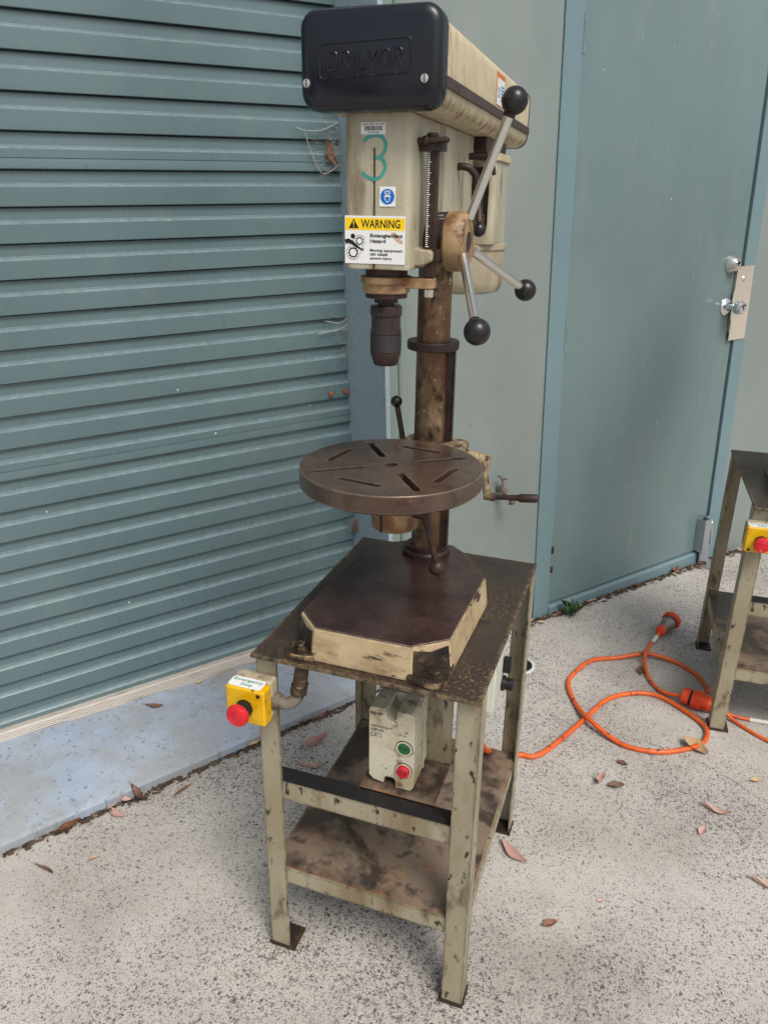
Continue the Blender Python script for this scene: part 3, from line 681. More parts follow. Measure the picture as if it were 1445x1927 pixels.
put('hub_slit', MB().box((TX - .004, TY - .0402, .9125), (TX - .0015, TY - .036, .947)), 'black', tab)
# column clamp, crank
cl = put('column_clamp', MB().lathe([(.0306, .215), (.047, .215), (.049, .218), (.049, .293), (.047, .297), (.044, .299), (.0306, .297)], (0, 0, 0), (0, 0, 1), 40), 'lug2', dp)
put('table_arm', MB().prism([(-.03, -.05), (.03, -.05), (.034, -.185), (-.028, -.185)], .222, .262).box((-.008, -.18, .205), (.008, -.04, .222)), 'lug2', cl, bevel=.006, seg=3)
put('gear_housing', MB().prism(rrect(.02, -.03, .072, .03, .012), .215, .296).cyl((.06, 0, .268), (.098, 0, .268), .0150), 'lug2', cl, bevel=.003)
put('gasket_edge', MB().lathe([(.0306, .2975), (.0445, .2978), (.0472, .2955), (.0475, .2945)], (0, 0, 0), (0, 0, 1), 40), 'darkrust', cl)
ck = put('crank', MB().cyl((.098, 0, .268), (.118, 0, .268), .0130).tube([(.109, -.004, .27), (.112, -.010, .24), (.121, -.018, .207)], [.0095, .0070, .0075], 12).cyl((.116, -.02, .205), (.134, -.021, .205), .0080), 'lug2', dp, bevel=.001)
put('crank_handle', MB().lathe([(.009, 0), (.0048, .004), (.0046, .012), (.0058, .047), (.0076, .0475), (.0082, .052), (.0082, .079), (.0070, .082), (.0001, .0825)], (.134, -.021, .205), (1, 0, .10), 20), 'darkrust', ck)
cv = put('clamp_lever', MB().cyl((-.047, .0, .255), (-.0665, 0, .362 - .008), .0052, 12), 'darkrust', dp)
put('ball_knob', MB().ball((-.0685, 0, .3645), .0112), 'bakelite', cv)
tl = put('table_lever', MB().cyl((.01, -.24, .243), (.073, -.238, .241), .0088, 16).cyl((.066, -.24, .238), (.0865, -.241, .162), .0055, 12), 'darkrust', dp)
put('ball_knob', MB().ball((.0893, -.2412, .151), .0142), 'darkrust', tl)
# ---- head
HF = -.334
poly = rrect(-.046, HF, .046, .060, .010, 5)
hd = put('head_casting', MB().prism(poly, 1.331, 1.5225), 'cream', dp, Hm)
bpy.context.view_layer.update()
cut(hd, [MB().box((-.0052, HF - .01, 1.30), (-.0028, HF + .02, 1.481))])
hb = hd.modifiers.new('bevel', 'BEVEL'); hb.width = .004; hb.segments = 3; hb.limit_method = 'ANGLE'; hb.angle_limit = math.radians(60); hb.harden_normals = True
put('slit_depth', MB().box((-.0051, HF + .012, 1.335), (-.0029, HF + .019, 1.480)), 'black', hd)
put('depth_ear', MB().prism([(.04, 1.334), (.058, 1.336), (.070, 1.342), (.0705, 1.353), (.066, 1.3565), (.052, 1.357), (.04, 1.362)], -.306, -.268, 'y'), 'cream', hd, bevel=.003, seg=3)
put('quill', MB().cyl((0, -.287, 1.29), (0, -.287, 1.335), .030, 36), 'darkrust', dp, Hm)
qc = put('quill_collar', MB().lathe([(.020, 1.2965), (.0325, 1.2965), (.0335, 1.298), (.0335, 1.309), (.037, 1.310), (.037, 1.3195), (.030, 1.3197)], (0, -.287, 0), (0, 0, 1), 40).prism(rrect(.01, -.3, .0715, -.274, .008), 1.3045, 1.3185), 'brass', dp, Hm, bevel=.0015)
put('stop_nut', MB().lathe([(.007, 1.293), (.007, 1.303)], (.063, -.287, 0), (0, 0, 1), 6), 'steel', qc)
# chuck
chk = put('chuck', MB().lathe([(.010, 1.2785), (.022, 1.2785), (.0232, 1.277), (.0232, 1.2655), (.0222, 1.2645), (.0212, 1.264), (.0212, 1.246), (.0225, 1.245), (.0225, 1.239), (.0215, 1.238)], (0, -.287, 0), (0, 0, 1), 48), 'chuck', dp, Hm)
put('spindle_nut', MB().lathe([(.0188, 1.283), (.0192, 1.285), (.0192, 1.296), (.018, 1.297)], (0, -.287, 0), (0, 0, 1), 6).cyl((0, -.287, 1.276), (0, -.287, 1.29), .0125, 24), 'darkrust', chk)
put('knurled_sleeve', MB().lathe([(.0212, 1.2385), (.0228, 1.2375), (.0230, 1.2135), (.0222, 1.2125)], (0, -.287, 0), (0, 0, 1), 64), 'knurl', chk)
put('chuck_nose', MB().lathe([(.0222, 1.2124), (.0222, 1.209), (.0178, 1.1945), (.0165, 1.1932), (.006, 1.1932), (.006, 1.20)], (0, -.287, 0), (0, 0, 1), 48), 'darkrust', chk)
# depth rod
rod = put('depth_rod', MB().box((.0565, -.2935, 1.3195), (.0705, -.2805, 1.4865)), 'darkrust', dp, Hm, bevel=.001)
mb = MB()
for i in range(46):
    zz = 1.360 + i * .00265; mb.add([front(.0575, zz, -.2938), front(.0575 + (.0048 if i % 5 == 0 else .0030), zz, -.2938), front(.0575 + (.0048 if i % 5 == 0 else .0030), zz + .0011, -.2938), front(.0575, zz + .0011, -.2938)], [(0, 1, 2, 3)])
put('scale_marks', mb, 'white', rod)
put('rod_stop', MB().box((.048, -.3, 1.4795), (.079, -.276, 1.492)).lathe([(.008, 1.492), (.0085, 1.494), (.0085, 1.500), (.006, 1.502), (.0001, 1.502)], (.0615, -.287, 0), (0, 0, 1), 20), 'darkrust', rod, bevel=.001)
put('tee_bar', MB().cyl((.030, -.306, 1.491), (.084, -.300, 1.4925), .0038, 14).ball((.030, -.306, 1.491), .0040, 12, 8).ball((.084, -.3, 1.4925), .0040, 12, 8).ball((.056, -.303, 1.4915), .0062, 16, 10), 'darkrust', rod)
put('lock_nut', MB().box((.0712, -.296, 1.341), (.076, -.279, 1.357)), 'darkrust', rod, bevel=.0008)
# feed hub and spokes
HX, HY, HZ = .105, -.235, 1.3655
hub = put('feed_hub', MB().lathe([(.036, 0), (.0405, .004), (.0412, .012), (.0412, .021), (.038, .0305), (.036, .032), (.0001, .032)], (HX - .032, HY, HZ), (1, 0, 0), 48), 'brass', dp, Hm)
put('hub_plug', MB().lathe([(.0135, .0), (.0135, .0008), (.0001, .001)], (HX, HY, HZ), (1, 0, 0), 28), 'darkrust', hub)
put('pinion_boss', MB().cyl((.04, HY, HZ), (HX - .030, HY, HZ), .03, 28), 'darkrust', hub)
for bc, in (((.160, -.248, 1.5415),), ((.1685, -.0705, 1.2865),), ((.1535, -.385, 1.2635),)):
    c = Vector(bc); h = Vector((HX - .012, HY, HZ)); d = (c - h).normalized(); s0 = h + d * .034
    sp = put('feed_spoke', MB().cyl(s0, c - d * .012, .0066, 20), 'steel', dp, Hm)
    put('ball_knob', MB().ball(c, .0174).cyl(c - d * .02, c - d * .012, .0085, 20), 'bakelite', sp)
# belt housing
ho = put('belt_housing', MB().prism(rrect(-.088, 1.5232, .088, 1.630, .024, 7), -.345, .374, 'y'), 'housing', dp, Hm)
fc = MB(); prof = [(0, -.338), (0, -.3615), (.0022, -.367), (.0065, -.3710), (.012, -.3722)]
ring = lambda ins: rrect(-.0905 + ins, 1.5215 + ins, .0905 - ins, 1.6335 - ins, .022 - ins * .6, 7)
n_ = len(ring(0)); vs = []
for ins, y in prof: vs += [(x, y, z) for x, z in ring(ins)]
fs = [(j * n_ + i, j * n_ + (i + 1) % n_, (j + 1) * n_ + (i + 1) % n_, (j + 1) * n_ + i) for j in range(len(prof) - 1) for i in range(n_)]
fs += [tuple(range((len(prof) - 1) * n_, len(prof) * n_)), tuple(range(n_ - 1, -1, -1))]
fcov = put('front_cover', fc.add(vs, fs), 'cover', ho, angle=50)
put('end_cap', MB().prism(rrect(-.0885, 1.5225, .0885, 1.6315, .023, 7), .3742, .386, 'y'), 'cover', ho, bevel=.004, seg=3)
put('side_strip', MB().box((.0882, -.342, 1.5475), (.0918, .373, 1.5605)), 'strip', ho, bevel=.0008)
FY = -.3722
P_ = rrect(-.0625, 1.5585, .0535, 1.5955, .004, 3); P_ = [(x, z + .002 * (x / .06)) for x, z in P_]
put('raised_border', MB().tube([front(x, z, FY) for x, z in P_ + [P_[0]]], .0011, 8), 'cover', fcov)
def strokes():
    S = []; h = 1.0
    def arc(cx, cy, rx, ry, a0, a1, n=9): return [(cx + rx * math.cos(math.radians(a0 + (a1 - a0) * i / n)), cy + ry * math.sin(math.radians(a0 + (a1 - a0) * i / n))) for i in range(n + 1)]
    D = [[(0, 0), (0, 1), (.35, 1)] + arc(.35, .72, .25, .28, 90, 0) + arc(.35, .28, .25, .28, 0, -90) + [(0, 0)]]
    R_ = [[(0, 0), (0, 1), (.35, 1)] + arc(.35, .76, .25, .24, 90, -90) + [(0, .52)], [(.35, .52), (.6, 0)]]
    I = [[(.15, 0), (.15, 1)]]
    L = [[(0, 1), (0, 0), (.5, 0)]]
    dot = [[(.0, .42), (.06, .42)]]
    Mm = [[(0, 0), (0, 1), (.33, .45), (.66, 1), (.66, 0)]]
    O = [arc(.3, .72, .3, .28, 0, 180) + arc(.3, .28, .3, .28, 180, 360) + [(.6, .72)]]
    x = 0
    for gph, adv in ((D, .86), (R_, .86), (I, .45), (L, .42), (dot, .28), (Mm, .92), (O, .86), (R_, .6)):
        S += [[(x + a, b) for a, b in st] for st in gph]; x += adv
    return S, x
S_, wid = strokes(); mb = MB(); x0, x1, z0, z1 = -.0515, .0435, 1.5665, 1.5855
for st in S_:
    mb.tube([front(x0 + (a + .1 * b) / (wid + .1) * (x1 - x0), z0 + b * (z1 - z0) + .0016 * (a / wid - .5), FY - .0002) for a, b in st], .0015, 8)
put('raised_lettering', mb, 'cover', fcov)
for x, zz, yo in ((-.0800, 1.5525, .0006), (.0715, 1.5535, 0)):
    sc = put('cover_screw', MB().lathe([(.0048, 0), (.0048, .0012), (.0001, .0018)], (x, FY - .0002 + yo, zz), (0, -1, 0), 18), 'steel', ho)
    put('screw_rim', MB().lathe([(.0050, 0), (.0064, .0004), (.0064, .0011), (.0050, .0013)], (x, FY + .0002 + yo, zz), (0, -1, 0), 18, False), 'black', sc)
    put('screw_slot', MB().box((x - .0006, FY - .0024 + yo, zz - .0042), (x + .0006, FY - .0012 + yo, zz + .0042)), 'black', sc)
# motor
mo = put('motor', MB().prism(rrect(-.078, .128, .0735, .272, .014, 5), 1.3455, 1.488), 'cream', dp, Hm)
bpy.context.view_layer.update()
cut(mo, [MB().prism(rrect(-.04, 1.368, .0615, 1.478, .01, 4), .10, .150, 'y')])
put('recess_panel', MB().box((-.041, .1485, 1.366), (.0625, .1498, 1.480)), 'recess', mo)
put('recess_web', MB().prism([(.02, 1.3685), (.057, 1.3685), (.057, 1.396), (.05, 1.400), (.03, 1.396), (.02, 1.385)], .138, .1464, 'y'), 'recess', mo, bevel=.002)
put('recess_web', MB().prism([(.03, 1.444), (.057, 1.444), (.057, 1.468), (.03, 1.468)], .141, .1464, 'y'), 'recess', mo, bevel=.002)
for x, zz in ((.046, 1.456), (.043, 1.384)):
    put('motor_screw', MB().lathe([(.0055, 0), (.0055, .004), (.004, .006), (.0001, .006)], (x, .1405 if zz > 1.4 else .1375, zz), (0, -1, 0), 14), 'cream', mo)
put('motor_lid', MB().prism(rrect(-.08, .126, .0775, .274, .014, 5), 1.4885, 1.502), 'housing', mo, bevel=.002)
put('motor_slide', MB().box((-.066, .064, 1.5022), (.066, .262, 1.5228)), 'darkrust', mo, bevel=.002)
put('fan_cowl', MB().lathe([(.02, 1.252), (.060, 1.252), (.074, 1.256), (.080, 1.266), (.0815, 1.28), (.0815, 1.334), (.0845, 1.335), (.0845, 1.3445), (.08, 1.345)], (.0035, .2, 0), (0, 0, 1), 56), 'cream', mo)
put('cowl_clip', MB().box((.028, .118, 1.322), (.040, .1225, 1.338)), 'steel', mo, bevel=.001)
put('motor_mount', MB().box((-.03, .055, 1.40), (.03, .13, 1.49)), 'darkrust', mo, bevel=.003)
lv = put('belt_lever', MB().tube([(.044, -.062, 1.4705), (.054, -.061, 1.471), (.064, -.058, 1.468), (.072, -.053, 1.459), (.076, -.05, 1.445), (.080, -.052, 1.42), (.084, -.06, 1.395), (.0855, -.066, 1.386)], .0058, 14, 4), 'darkrust', dp, Hm)
put('ball_knob', MB().ball((.0875, -.074, 1.3775), .0112), 'bakelite', lv)
tp = put('tension_lock', MB().cyl((.044, .02, 1.490), (.075, .022, 1.489), .0055, 14).tube([(.072, .02, 1.508), (.076, .022, 1.492), (.082, .03, 1.476), (.088, .034, 1.462)], [.003, .0055, .0055, .0035], 10, 3), 'darkrust', dp, Hm)
# stickers and marks on the head
def sticker(name, x0, z0, x1, z1, m='white', par=dp, tilt=0):
    return put(name, MB().box((x0, HF - .0011, z0), (x1, HF - .0003, z1)), m, par, Hm)
D1, D2, D3 = HF - .00125, HF - .0014, HF - .00155
ws = sticker('warning_sticker', -.0445, 1.3385, .0405, 1.3995)
mb = MB().add([front(-.0437, 1.3815, D1), front(.0398, 1.3815, D1), front(.0398, 1.3968, D1), front(-.0437, 1.3968, D1)], [(0, 1, 2, 3)]); put('yellow_band', mb, 'yellowv', ws)
text([('WARNING', -.0215, 1.3842, .0335, 1.3948, .018), ('Entanglement', -.0085, 1.3712, .0372, 1.3772, .03), ('Hazard', -.0085, 1.3655, .0135, 1.3703, .03),
      ('Moving equipment', -.0085, 1.3532, .0372, 1.3578, .025), ('can cause', -.0085, 1.3492, .0165, 1.3522, .025), ('severe injury', -.0085, 1.3432, .0228, 1.3474, .025)], front, D2, 'print', 'lettering', ws)
mb = MB().add([front(-.0390, 1.3835, D2), front(-.0245, 1.3835, D2), front(-.0317, 1.3958, D2)], [(0, 1, 2)])
disc(mb, (-.0330, 1.3735), .0032, front, D2, 20)
def gear(c, r, teeth):
    n = teeth * 4; o = [(c[0] + (r if (i // 2) % 2 else r * .82) * math.cos(2 * PI * i / n), c[1] + (r if (i // 2) % 2 else r * .82) * math.sin(2 * PI * i / n)) for i in range(n)]
    q = [(c[0] + r * .64 * math.cos(2 * PI * i / n), c[1] + r * .64 * math.sin(2 * PI * i / n)) for i in range(n)]
    mb.add([front(x, y, D2) for x, y in o + q], [(i, (i + 1) % n, n + (i + 1) % n, n + i) for i in range(n)])
gear((-.0236, 1.3675), .0057, 9); gear((-.0326, 1.3525), .0075, 11)
mb.ribbon([(-.0438, 1.366), (-.0395, 1.3675), (-.034, 1.3655), (-.029, 1.3615), (-.0245, 1.3588), (-.0195, 1.3565)], [.0062, .0058, .0050, .0040, .0028, .0016], front, D3)
for k_ in range(5): mb.ribbon([(-.0215, 1.3575), (-.0185 + .0004 * k_, 1.3545 + .0008 * k_)], .0005, front, D3)
belt = [(-.0326 + .0092 * math.cos(math.radians(a)), 1.3525 + .0092 * math.sin(math.radians(a))) for a in range(150, 331, 12)] + [(-.0236 + .0074 * math.cos(math.radians(a)), 1.3675 + .0074 * math.sin(math.radians(a))) for a in range(-30, 151, 12)]
mb.ribbon(belt + [belt[0]], .0005, front, D2)
put('pictogram', mb, 'print', ws)
text([('!', -.0325, 1.3848, -.0309, 1.3928, .02)], front, D3, 'yellowv', 'exclamation_mark', ws)
put('scuff', MB().add([front(x, z, D1 - .00001) for x, z in ((.0205, 1.3785), (.0265, 1.3795), (.0335, 1.3725), (.0372, 1.3685), (.0368, 1.3645), (.0325, 1.3655), (.0262, 1.3695), (.0225, 1.3735))], [tuple(range(8))]), 'scuffed', ws)
gs = sticker('goggles_sticker', .0042, 1.4112, .0262, 1.4355)
put('blue_disc', disc(MB(), (.0152, 1.4232), .0096, front, D1, 32), 'blueprint', gs)
mb = MB(); mb.ribbon([(.0116, 1.4272), (.0118, 1.4290), (.0135, 1.4303), (.0152, 1.4300), (.0170, 1.4303), (.0187, 1.4290), (.0188, 1.4272)], .0011, front, D2)
mb.ribbon([(.0116, 1.4272), (.0188, 1.4272)], .0008, front, D2)
mb.ribbon([(.0107, 1.4240), (.0116, 1.4230), (.0122, 1.4200), (.0138, 1.4172), (.0152, 1.4164), (.0166, 1.4172), (.0182, 1.4200), (.0188, 1.4230), (.0197, 1.4240)], .0009, front, D2)
mb.add([front(x, z, D2) for x, z in ((.0118, 1.4256), (.0186, 1.4256), (.0186, 1.4236), (.0168, 1.4224), (.0152, 1.4236), (.0136, 1.4224), (.0118, 1.4236))], [tuple(range(7))])
put('goggles_symbol', mb, 'white', gs)
bs = sticker('barcode_sticker', -.0215, 1.4973, .0118, 1.5115)
mb = MB(); x = -.0165; rb = random.Random(5)
while x < .0065:
    w2 = rb.choice((.0004, .0006, .0009)); mb.add([front(x, 1.5015, D1), front(x + w2, 1.5015, D1), front(x + w2, 1.5070, D1), front(x, 1.5070, D1)], [(0, 1, 2, 3)]); x += w2 + rb.choice((.0004, .0006))
put('barcode', mb, 'print', bs)
text([('N.S.W. DEPT. OF TAFE', -.0195, 1.5080, .0100, 1.5103, .01), ('0281029AM', -.0125, 1.4985, .0025, 1.5004, .01)], front, D1, 'print', 'lettering', bs)
tp_ = [Vector((x, z, 0)) for x, z in ((-.0185, 1.4885), (-.0125, 1.4938), (-.0035, 1.4962), (.0060, 1.4945), (.0118, 1.4870), (.0105, 1.4780), (.0045, 1.4712), (-.0022, 1.4700))]
tp2 = [Vector((x, z, 0)) for x, z in ((-.0018, 1.4703), (.0060, 1.4690), (.0112, 1.4620), (.0098, 1.4535), (.0035, 1.4462), (-.0065, 1.4448), (-.0150, 1.4480), (-.0205, 1.4528))]
mb = MB(); mb.ribbon([(p.x, p.y) for p in catmull(tp_, 5)], .0044, front, HF - .0005); mb.ribbon([(p.x, p.y) for p in catmull(tp2, 5)], .0044, front, HF - .0006)
put('marker_number', mb, 'teal', dp, Hm)
sx_ = .0464
np_ = put('name_plate', MB().box((sx_ - .0002, -.196, 1.366), (sx_ + .0006, -.118, 1.404)), 'print', dp, Hm)
text([('Marketed by', -.186, 1.3975, -.150, 1.4008), ('M. & BROWN', -.190, 1.3905, -.130, 1.3955, .012), ('Lidcombe', -.186, 1.3865, -.150, 1.389)], side, sx_ + .0008, 'white', 'lettering', np_)
mb = MB()
for zz in (1.380, 1.3745, 1.369):
    for y0, y1 in ((-.192, -.168), (-.163, -.124)): mb.add([side(y0, zz, sx_ + .0008), side(y1, zz, sx_ + .0008), side(y1, zz + .0042, sx_ + .0008), side(y0, zz + .0042, sx_ + .0008)], [(0, 1, 2, 3)])
put('data_panel', mb, 'white', np_)
ss = put('side_sticker', MB().box((.0881, .005, 1.565), (.0886, .078, 1.612)), 'orangeprint', dp, Hm)
mb = MB().add([side(.008, 1.5665, .0888), side(.075, 1.5665, .0888), side(.075, 1.6045, .0888), side(.008, 1.6045, .0888)], [(0, 1, 2, 3)]); put('sticker_field', mb, 'white', ss)
mb = MB(); disc(mb, (.024, 1.584), .008, side, .0890, 14, .005)
for i in range(5): mb.add([side(.042, 1.573 + i * .005, .0890), side(.070, 1.573 + i * .005, .0890), side(.070, 1.5755 + i * .005, .0890), side(.042, 1.5755 + i * .005, .0890)], [(0, 1, 2, 3)])
put('sticker_print', mb, 'blueprint', ss)
STK = ('warning_sticker', 'goggles_sticker', 'barcode_sticker', 'marker_number', 'name_plate', 'side_sticker')
dp2 = copy_tree(dp, skip=STK)
tag(dp2, 'drill press of which only a dark cast base corner shows at the right edge', 'drill press', 'drill presses')
dp2.matrix_world = T(.853, 1.078, 0) @ RZ(3.2) @ T(CX + .004, CY, HP + .0004)

# ------------------------------------------------------------------ switchgear on the stands
def make_estop(mw, label, elbow=True):
    e = thing('emergency_stop', label, 'emergency stop', mw, 'emergency stop buttons')   # origin: back centre of box
    put('rear_box', MB().box((-.036, -.026, -.034), (.036, -.0006, .036)), 'grimelid', e, bevel=.005, seg=3)
    lid = put('lid', MB().box((-.037, -.054, -.036), (.037, -.0265, .034)), 'yellow', e, bevel=.0045, seg=3)
    put('lid_panel', MB().box((.012, -.0552, -.024), (.027, -.0538, .012)), 'yellow', lid, bevel=.0005)
    for x, zz in ((.026, .025), (-.026, -.028)):
        put('lid_screw', MB().lathe([(.0036, 0), (.0036, .001), (.0001, .0014)], (x, -.0541, zz), (0, -1, 0), 14), 'darkrust', lid)
    up_ = lambda x, y, d: (x, y, d)
    lb = put('label_plate', MB().prism(rrect(-.034, -.051, .028, -.024, .006, 4), .0343, .0352), 'white', e)
    text([('Emergency', -.030, -.0375, .025, -.0275, .012), ('Stop', -.012, -.0485, .010, -.0390, .012)], up_, .0355, 'greenprint', 'lettering', lb)
    put('collar', MB().lathe([(.0155, 0), (.0155, .020), (.013, .021), (.013, .026)], (0, -.054, -.003), (0, -1, 0), 28), 'black', e)
    bt = put('button', MB().lathe([(.012, .018), (.0185, .019), (.0200, .0215), (.0200, .026), (.0185, .0295), (.0165, .0305), (.0160, .0300), (.0135, .0312), (.0128, .0306), (.0100, .0318), (.0094, .0312), (.0088, .0318), (.0001, .0322)], (-.0005, -.054, -.003), (0, -1, 0), 40), 'red', e)
    if elbow:
        put('conduit_elbow', MB().tube([(.037, -.014, -.006), (.052, -.014, -.008), (.064, -.012, -.006), (.074, -.008, .004), (.080, -.004, .018), (.083, 0, .034)], .0108, 16, 3), 'conduit', e)
        put('gland', MB().lathe([(.0165, 0), (.0165, .004), (.0135, .005), (.0135, .011)], (.0365, -.014, -.006), (1, 0, 0), 20), 'conduit', e)
        put('black_gland', MB().lathe([(.0125, 0), (.0145, .002), (.0145, .018), (.0125, .020), (.0125, .060)], (.0770, -.006, .012), (.12, .12, 1), 20), 'greasy', e)
    return e
make_estop(T(-.1935, -.2495, .622), 'yellow emergency stop box with conduit elbow on the nearest stand')
make_estop(T(.853, 1.078, 0) @ RZ(3.2) @ T(-.178, -.2495, .628), 'cleaner yellow emergency stop box on the stand at the right edge', False)

stt = thing('motor_starter', 'ivory plastic motor starter with green start and red stop buttons', 'motor starter', T(.0305, -.1012, .43))
SW = .0425
fz0, fz1 = .0, .162
face = [(-SW, fz0 + .012), (-SW + .008, fz0 + .004), (-.014, fz0), (-.0135, fz0 + .010), (-.0095, fz0 + .016), (.0045, fz0 + .016), (.0085, fz0 + .010), (.009, fz0 - .004), (SW - .006, fz0 - .004), (SW, fz0 + .003), (SW, fz1 - .006), (SW - .006, fz1), (.0105, fz1), (.0095, fz1 - .016), (.004, fz1 - .022), (-.004, fz1 - .022), (-.0095, fz1 - .016), (-.0105, fz1), (-SW + .006, fz1), (-SW, fz1 - .006)]
cvr = put('cover', MB().prism(face, -.0885, -.030, 'y'), 'starter', stt, bevel=.0016, seg=2)
put('rear_case', MB().box((-SW + .001, -.029, .008), (SW - .0005, -.0002, .158)), 'starter', stt, bevel=.003)
put('case_rim', MB().box((-SW - .001, -.0298, .004), (SW + .002, -.0262, .160)), 'isol', stt, bevel=.001)
FYs = -.0888
text([('NHP', -.0395, .1455, -.0165, .1530, .02), ('sprecher+', -.0385, .1185, .0015, .1262, .012), ('schuh', -.0385, .1120, -.0145, .1190, .012), ('CAT3', -.0385, .0985, -.0185, .1085, .0), ('IP 65', .0145, .1125, .0285, .1165, .0)], front, FYs, 'print', 'lettering', cvr)
put('cover_screw', MB().lathe([(.0058, 0), (.0058, .0008), (.0042, .001), (.0001, .0006)], (-.0005, -.0886, .085), (0, -1, 0), 20), 'steel', stt)
for nm, zz, m, tx, depth in (('start_button', .0875, 'green', 'START', .0025), ('stop_button', .0395, 'red', 'STOP', .0085)):
    rr = put(nm, MB().lathe([(.0152, 0), (.0152, .0022), (.0128, .0024), (.0122, .0006), (.0001, .0006)], (.0245, -.0886, zz), (0, -1, 0), 36), 'starter', stt)
    put('button_rim', MB().lathe([(.0150, .0001), (.0166, .0004), (.0166, .0010), (.0150, .0012)], (.0245, -.0886, zz), (0, -1, 0), 36, False), 'black', rr)
    put('button_cap', MB().lathe([(.0115, 0), (.0115, depth - .001), (.0105, depth), (.0001, depth)], (.0245, -.0886, zz), (0, -1, 0), 36), m, rr)
    text([(tx, .0245 - .0085, zz - .0038, .0245 + .0085, zz + .0038, .01)], front, -.0886 - depth - .0002, 'print', 'lettering', rr)

iso = thing('isolator_switch', 'pale grey isolator switch box with black knob under the stand top', 'switch box', T(.125, .06, .41))
put('box', MB().prism([(-.035, 0), (.02, 0), (.02, .18), (-.035, .18)], 0, .12, 'y'), 'isol', iso, bevel=.004)
put('lid', MB().prism([(.01, .0205), (.034, .0205), (.036, .03), (.036, .16), (.11, .1705 - .0), (.01, .1705)][:4] + [(.034, .1705), (.01, .1705)], .02, .13, 'y'), 'isol', iso, bevel=.004)
put('knob', MB().lathe([(.017, 0), (.017, .006), (.0135, .008), (.0135, .024), (.012, .026), (.0001, .026)], (.036, .105, .045), (1, 0, 0), 24).box((.036, .098, .075), (.052, .112, .11)), 'bakelite', iso, bevel=.001)
put('gland', MB().cyl((0, .05, -.018), (0, .05, 0), .012, 16), 'isol', iso)

# ------------------------------------------------------------------ orange leads
ld = thing('extension_lead', 'thick orange lead coiled on the slab running under the nearest stand', 'power lead', T(.45, .9, 0))
Lw = T(-.45, -.9, 0)
zc = .0072
path = [(.125, .11, .392), (.127, .13, .33), (.13, .19, .25), (.135, .30, .16), (.14, .40, .06), (.152, .47, .014), (.175, .5, zc), (.2107, .5097, zc), (.2525, .5708, zc), (.3224, .7332, zc), (.3739, .8481, zc), (.441, .9089, zc), (.5271, .9237, zc), (.6044, .8725, zc), (.6552, .8107, zc), (.6492, .7372, zc), (.6037, .6811, zc), (.5201, .6449, zc), (.4341, .6513, zc), (.3406, .7053, .022), (.2841, .794, zc), (.2547, .8871, zc), (.2581, .9679, zc), (.3044, 1.0593, zc), (.3864, 1.1113, zc), (.46, 1.139, .020), (.5, 1.147, .021), (.5721, 1.1439, zc), (.6376, 1.0956, zc), (.664, 1.03, .012), (.667, .985, .03), (.660, .955, .036)]
# keep the upper coil above the lower one where they cross
rk = random.Random(31)
path = [(x + (rk.gauss(0, .003) if z < .02 else 0), y + (rk.gauss(0, .003) if z < .02 else 0), z) for x, y, z in path]
put('cable', MB().tube(path, .0073, 12, 6), 'cable', ld, Lw)
a_, b_ = Vector((.590, .925, .031)), Vector((.700, .893, .028)); dv = (b_ - a_).normalized()
cp = put('socket', MB().lathe([(.020, 0), (.0245, .002), (.0245, .022), (.019, .024)], a_, dv, 28), 'plugo', ld, Lw)
put('dark_seal', MB().lathe([(.0215, .0235), (.0215, .030)], a_, dv, 28), 'black', cp)
mb = MB().lathe([(.0245, .030), (.0265, .032), (.0265, .056), (.0245, .058), (.0225, .058)], a_, dv, 32)
u = dv.orthogonal().normalized(); w_ = dv.cross(u)
for i in range(18):
    q = a_ + (u * math.cos(i * PI / 9) + w_ * math.sin(i * PI / 9)) * .0268; mb.cyl(q + dv * .032, q + dv * .056, .0018, 6)
put('locking_ring', mb, 'plugo', cp)
put('socket_tail', MB().lathe([(.0235, .058), (.0235, .078), (.016, .088), (.0125, .118), (.010, .122)], a_, dv, 28), 'plugo', cp)
l2 = thing('plug_lead', 'orange lead with clear bodied round plug lying near the door', 'power lead', T(.5, 1.1, 0))
Lw2 = T(-.5, -1.1, 0)
put('cable', MB().tube([(.5165, 1.297, .026), (.505, 1.27, .018), (.494, 1.245, .010), (.4785, 1.19, .007), (.4745, 1.139, .0335), (.4755, 1.095, .014), (.4958, 1.0097, zc), (.5344, .9485, .012), (.575, .93, .022), (.605, .9165, .026)], .0062, 12, 6), 'cable', l2, Lw2)
a_, b_ = Vector((.518, 1.302, .030)), Vector((.558, 1.392, .040)); dv = (b_ - a_).normalized()
pg = put('plug', MB().lathe([(.010, -.008), (.0165, -.004), (.0175, .004), (.0165, .016), (.012, .018)], a_, dv, 24), 'plugo', l2, Lw2)
put('clear_body', MB().lathe([(.0155, .0165), (.019, .03), (.0225, .045), (.025, .062), (.025, .075), (.008, .076)], a_, dv, 28), 'clear', pg)
put('plug_insert', MB().lathe([(.008, .018), (.009, .04), (.014, .05), (.0155, .068), (.0001, .068)], a_, dv, 16), 'steel', pg)
mb = MB().lathe([(.0225, .0755), (.0275, .073), (.0305, .076), (.031, .092), (.027, .097), (.023, .097), (.023, .08)], a_, dv, 32)
u = dv.orthogonal().normalized(); w_ = dv.cross(u)
for i in range(20):
    q = a_ + (u * math.cos(i * PI / 10) + w_ * math.sin(i * PI / 10)) * .0312; mb.cyl(q + dv * .077, q + dv * .092, .0018, 6)
put('locking_ring', mb, 'plugo', pg)
put('white_tape', MB().tube([(.5075, 1.277, .0205), (.5, 1.258, .0145), (.4945, 1.2465, .0105)], .0072, 12), 'tape', l2, Lw2)
l3 = thing('thin_lead', 'orange lead with white tag running past the right stand leg', 'power lead', T(.8, .9, 0))
Lw3 = T(-.8, -.9, 0)
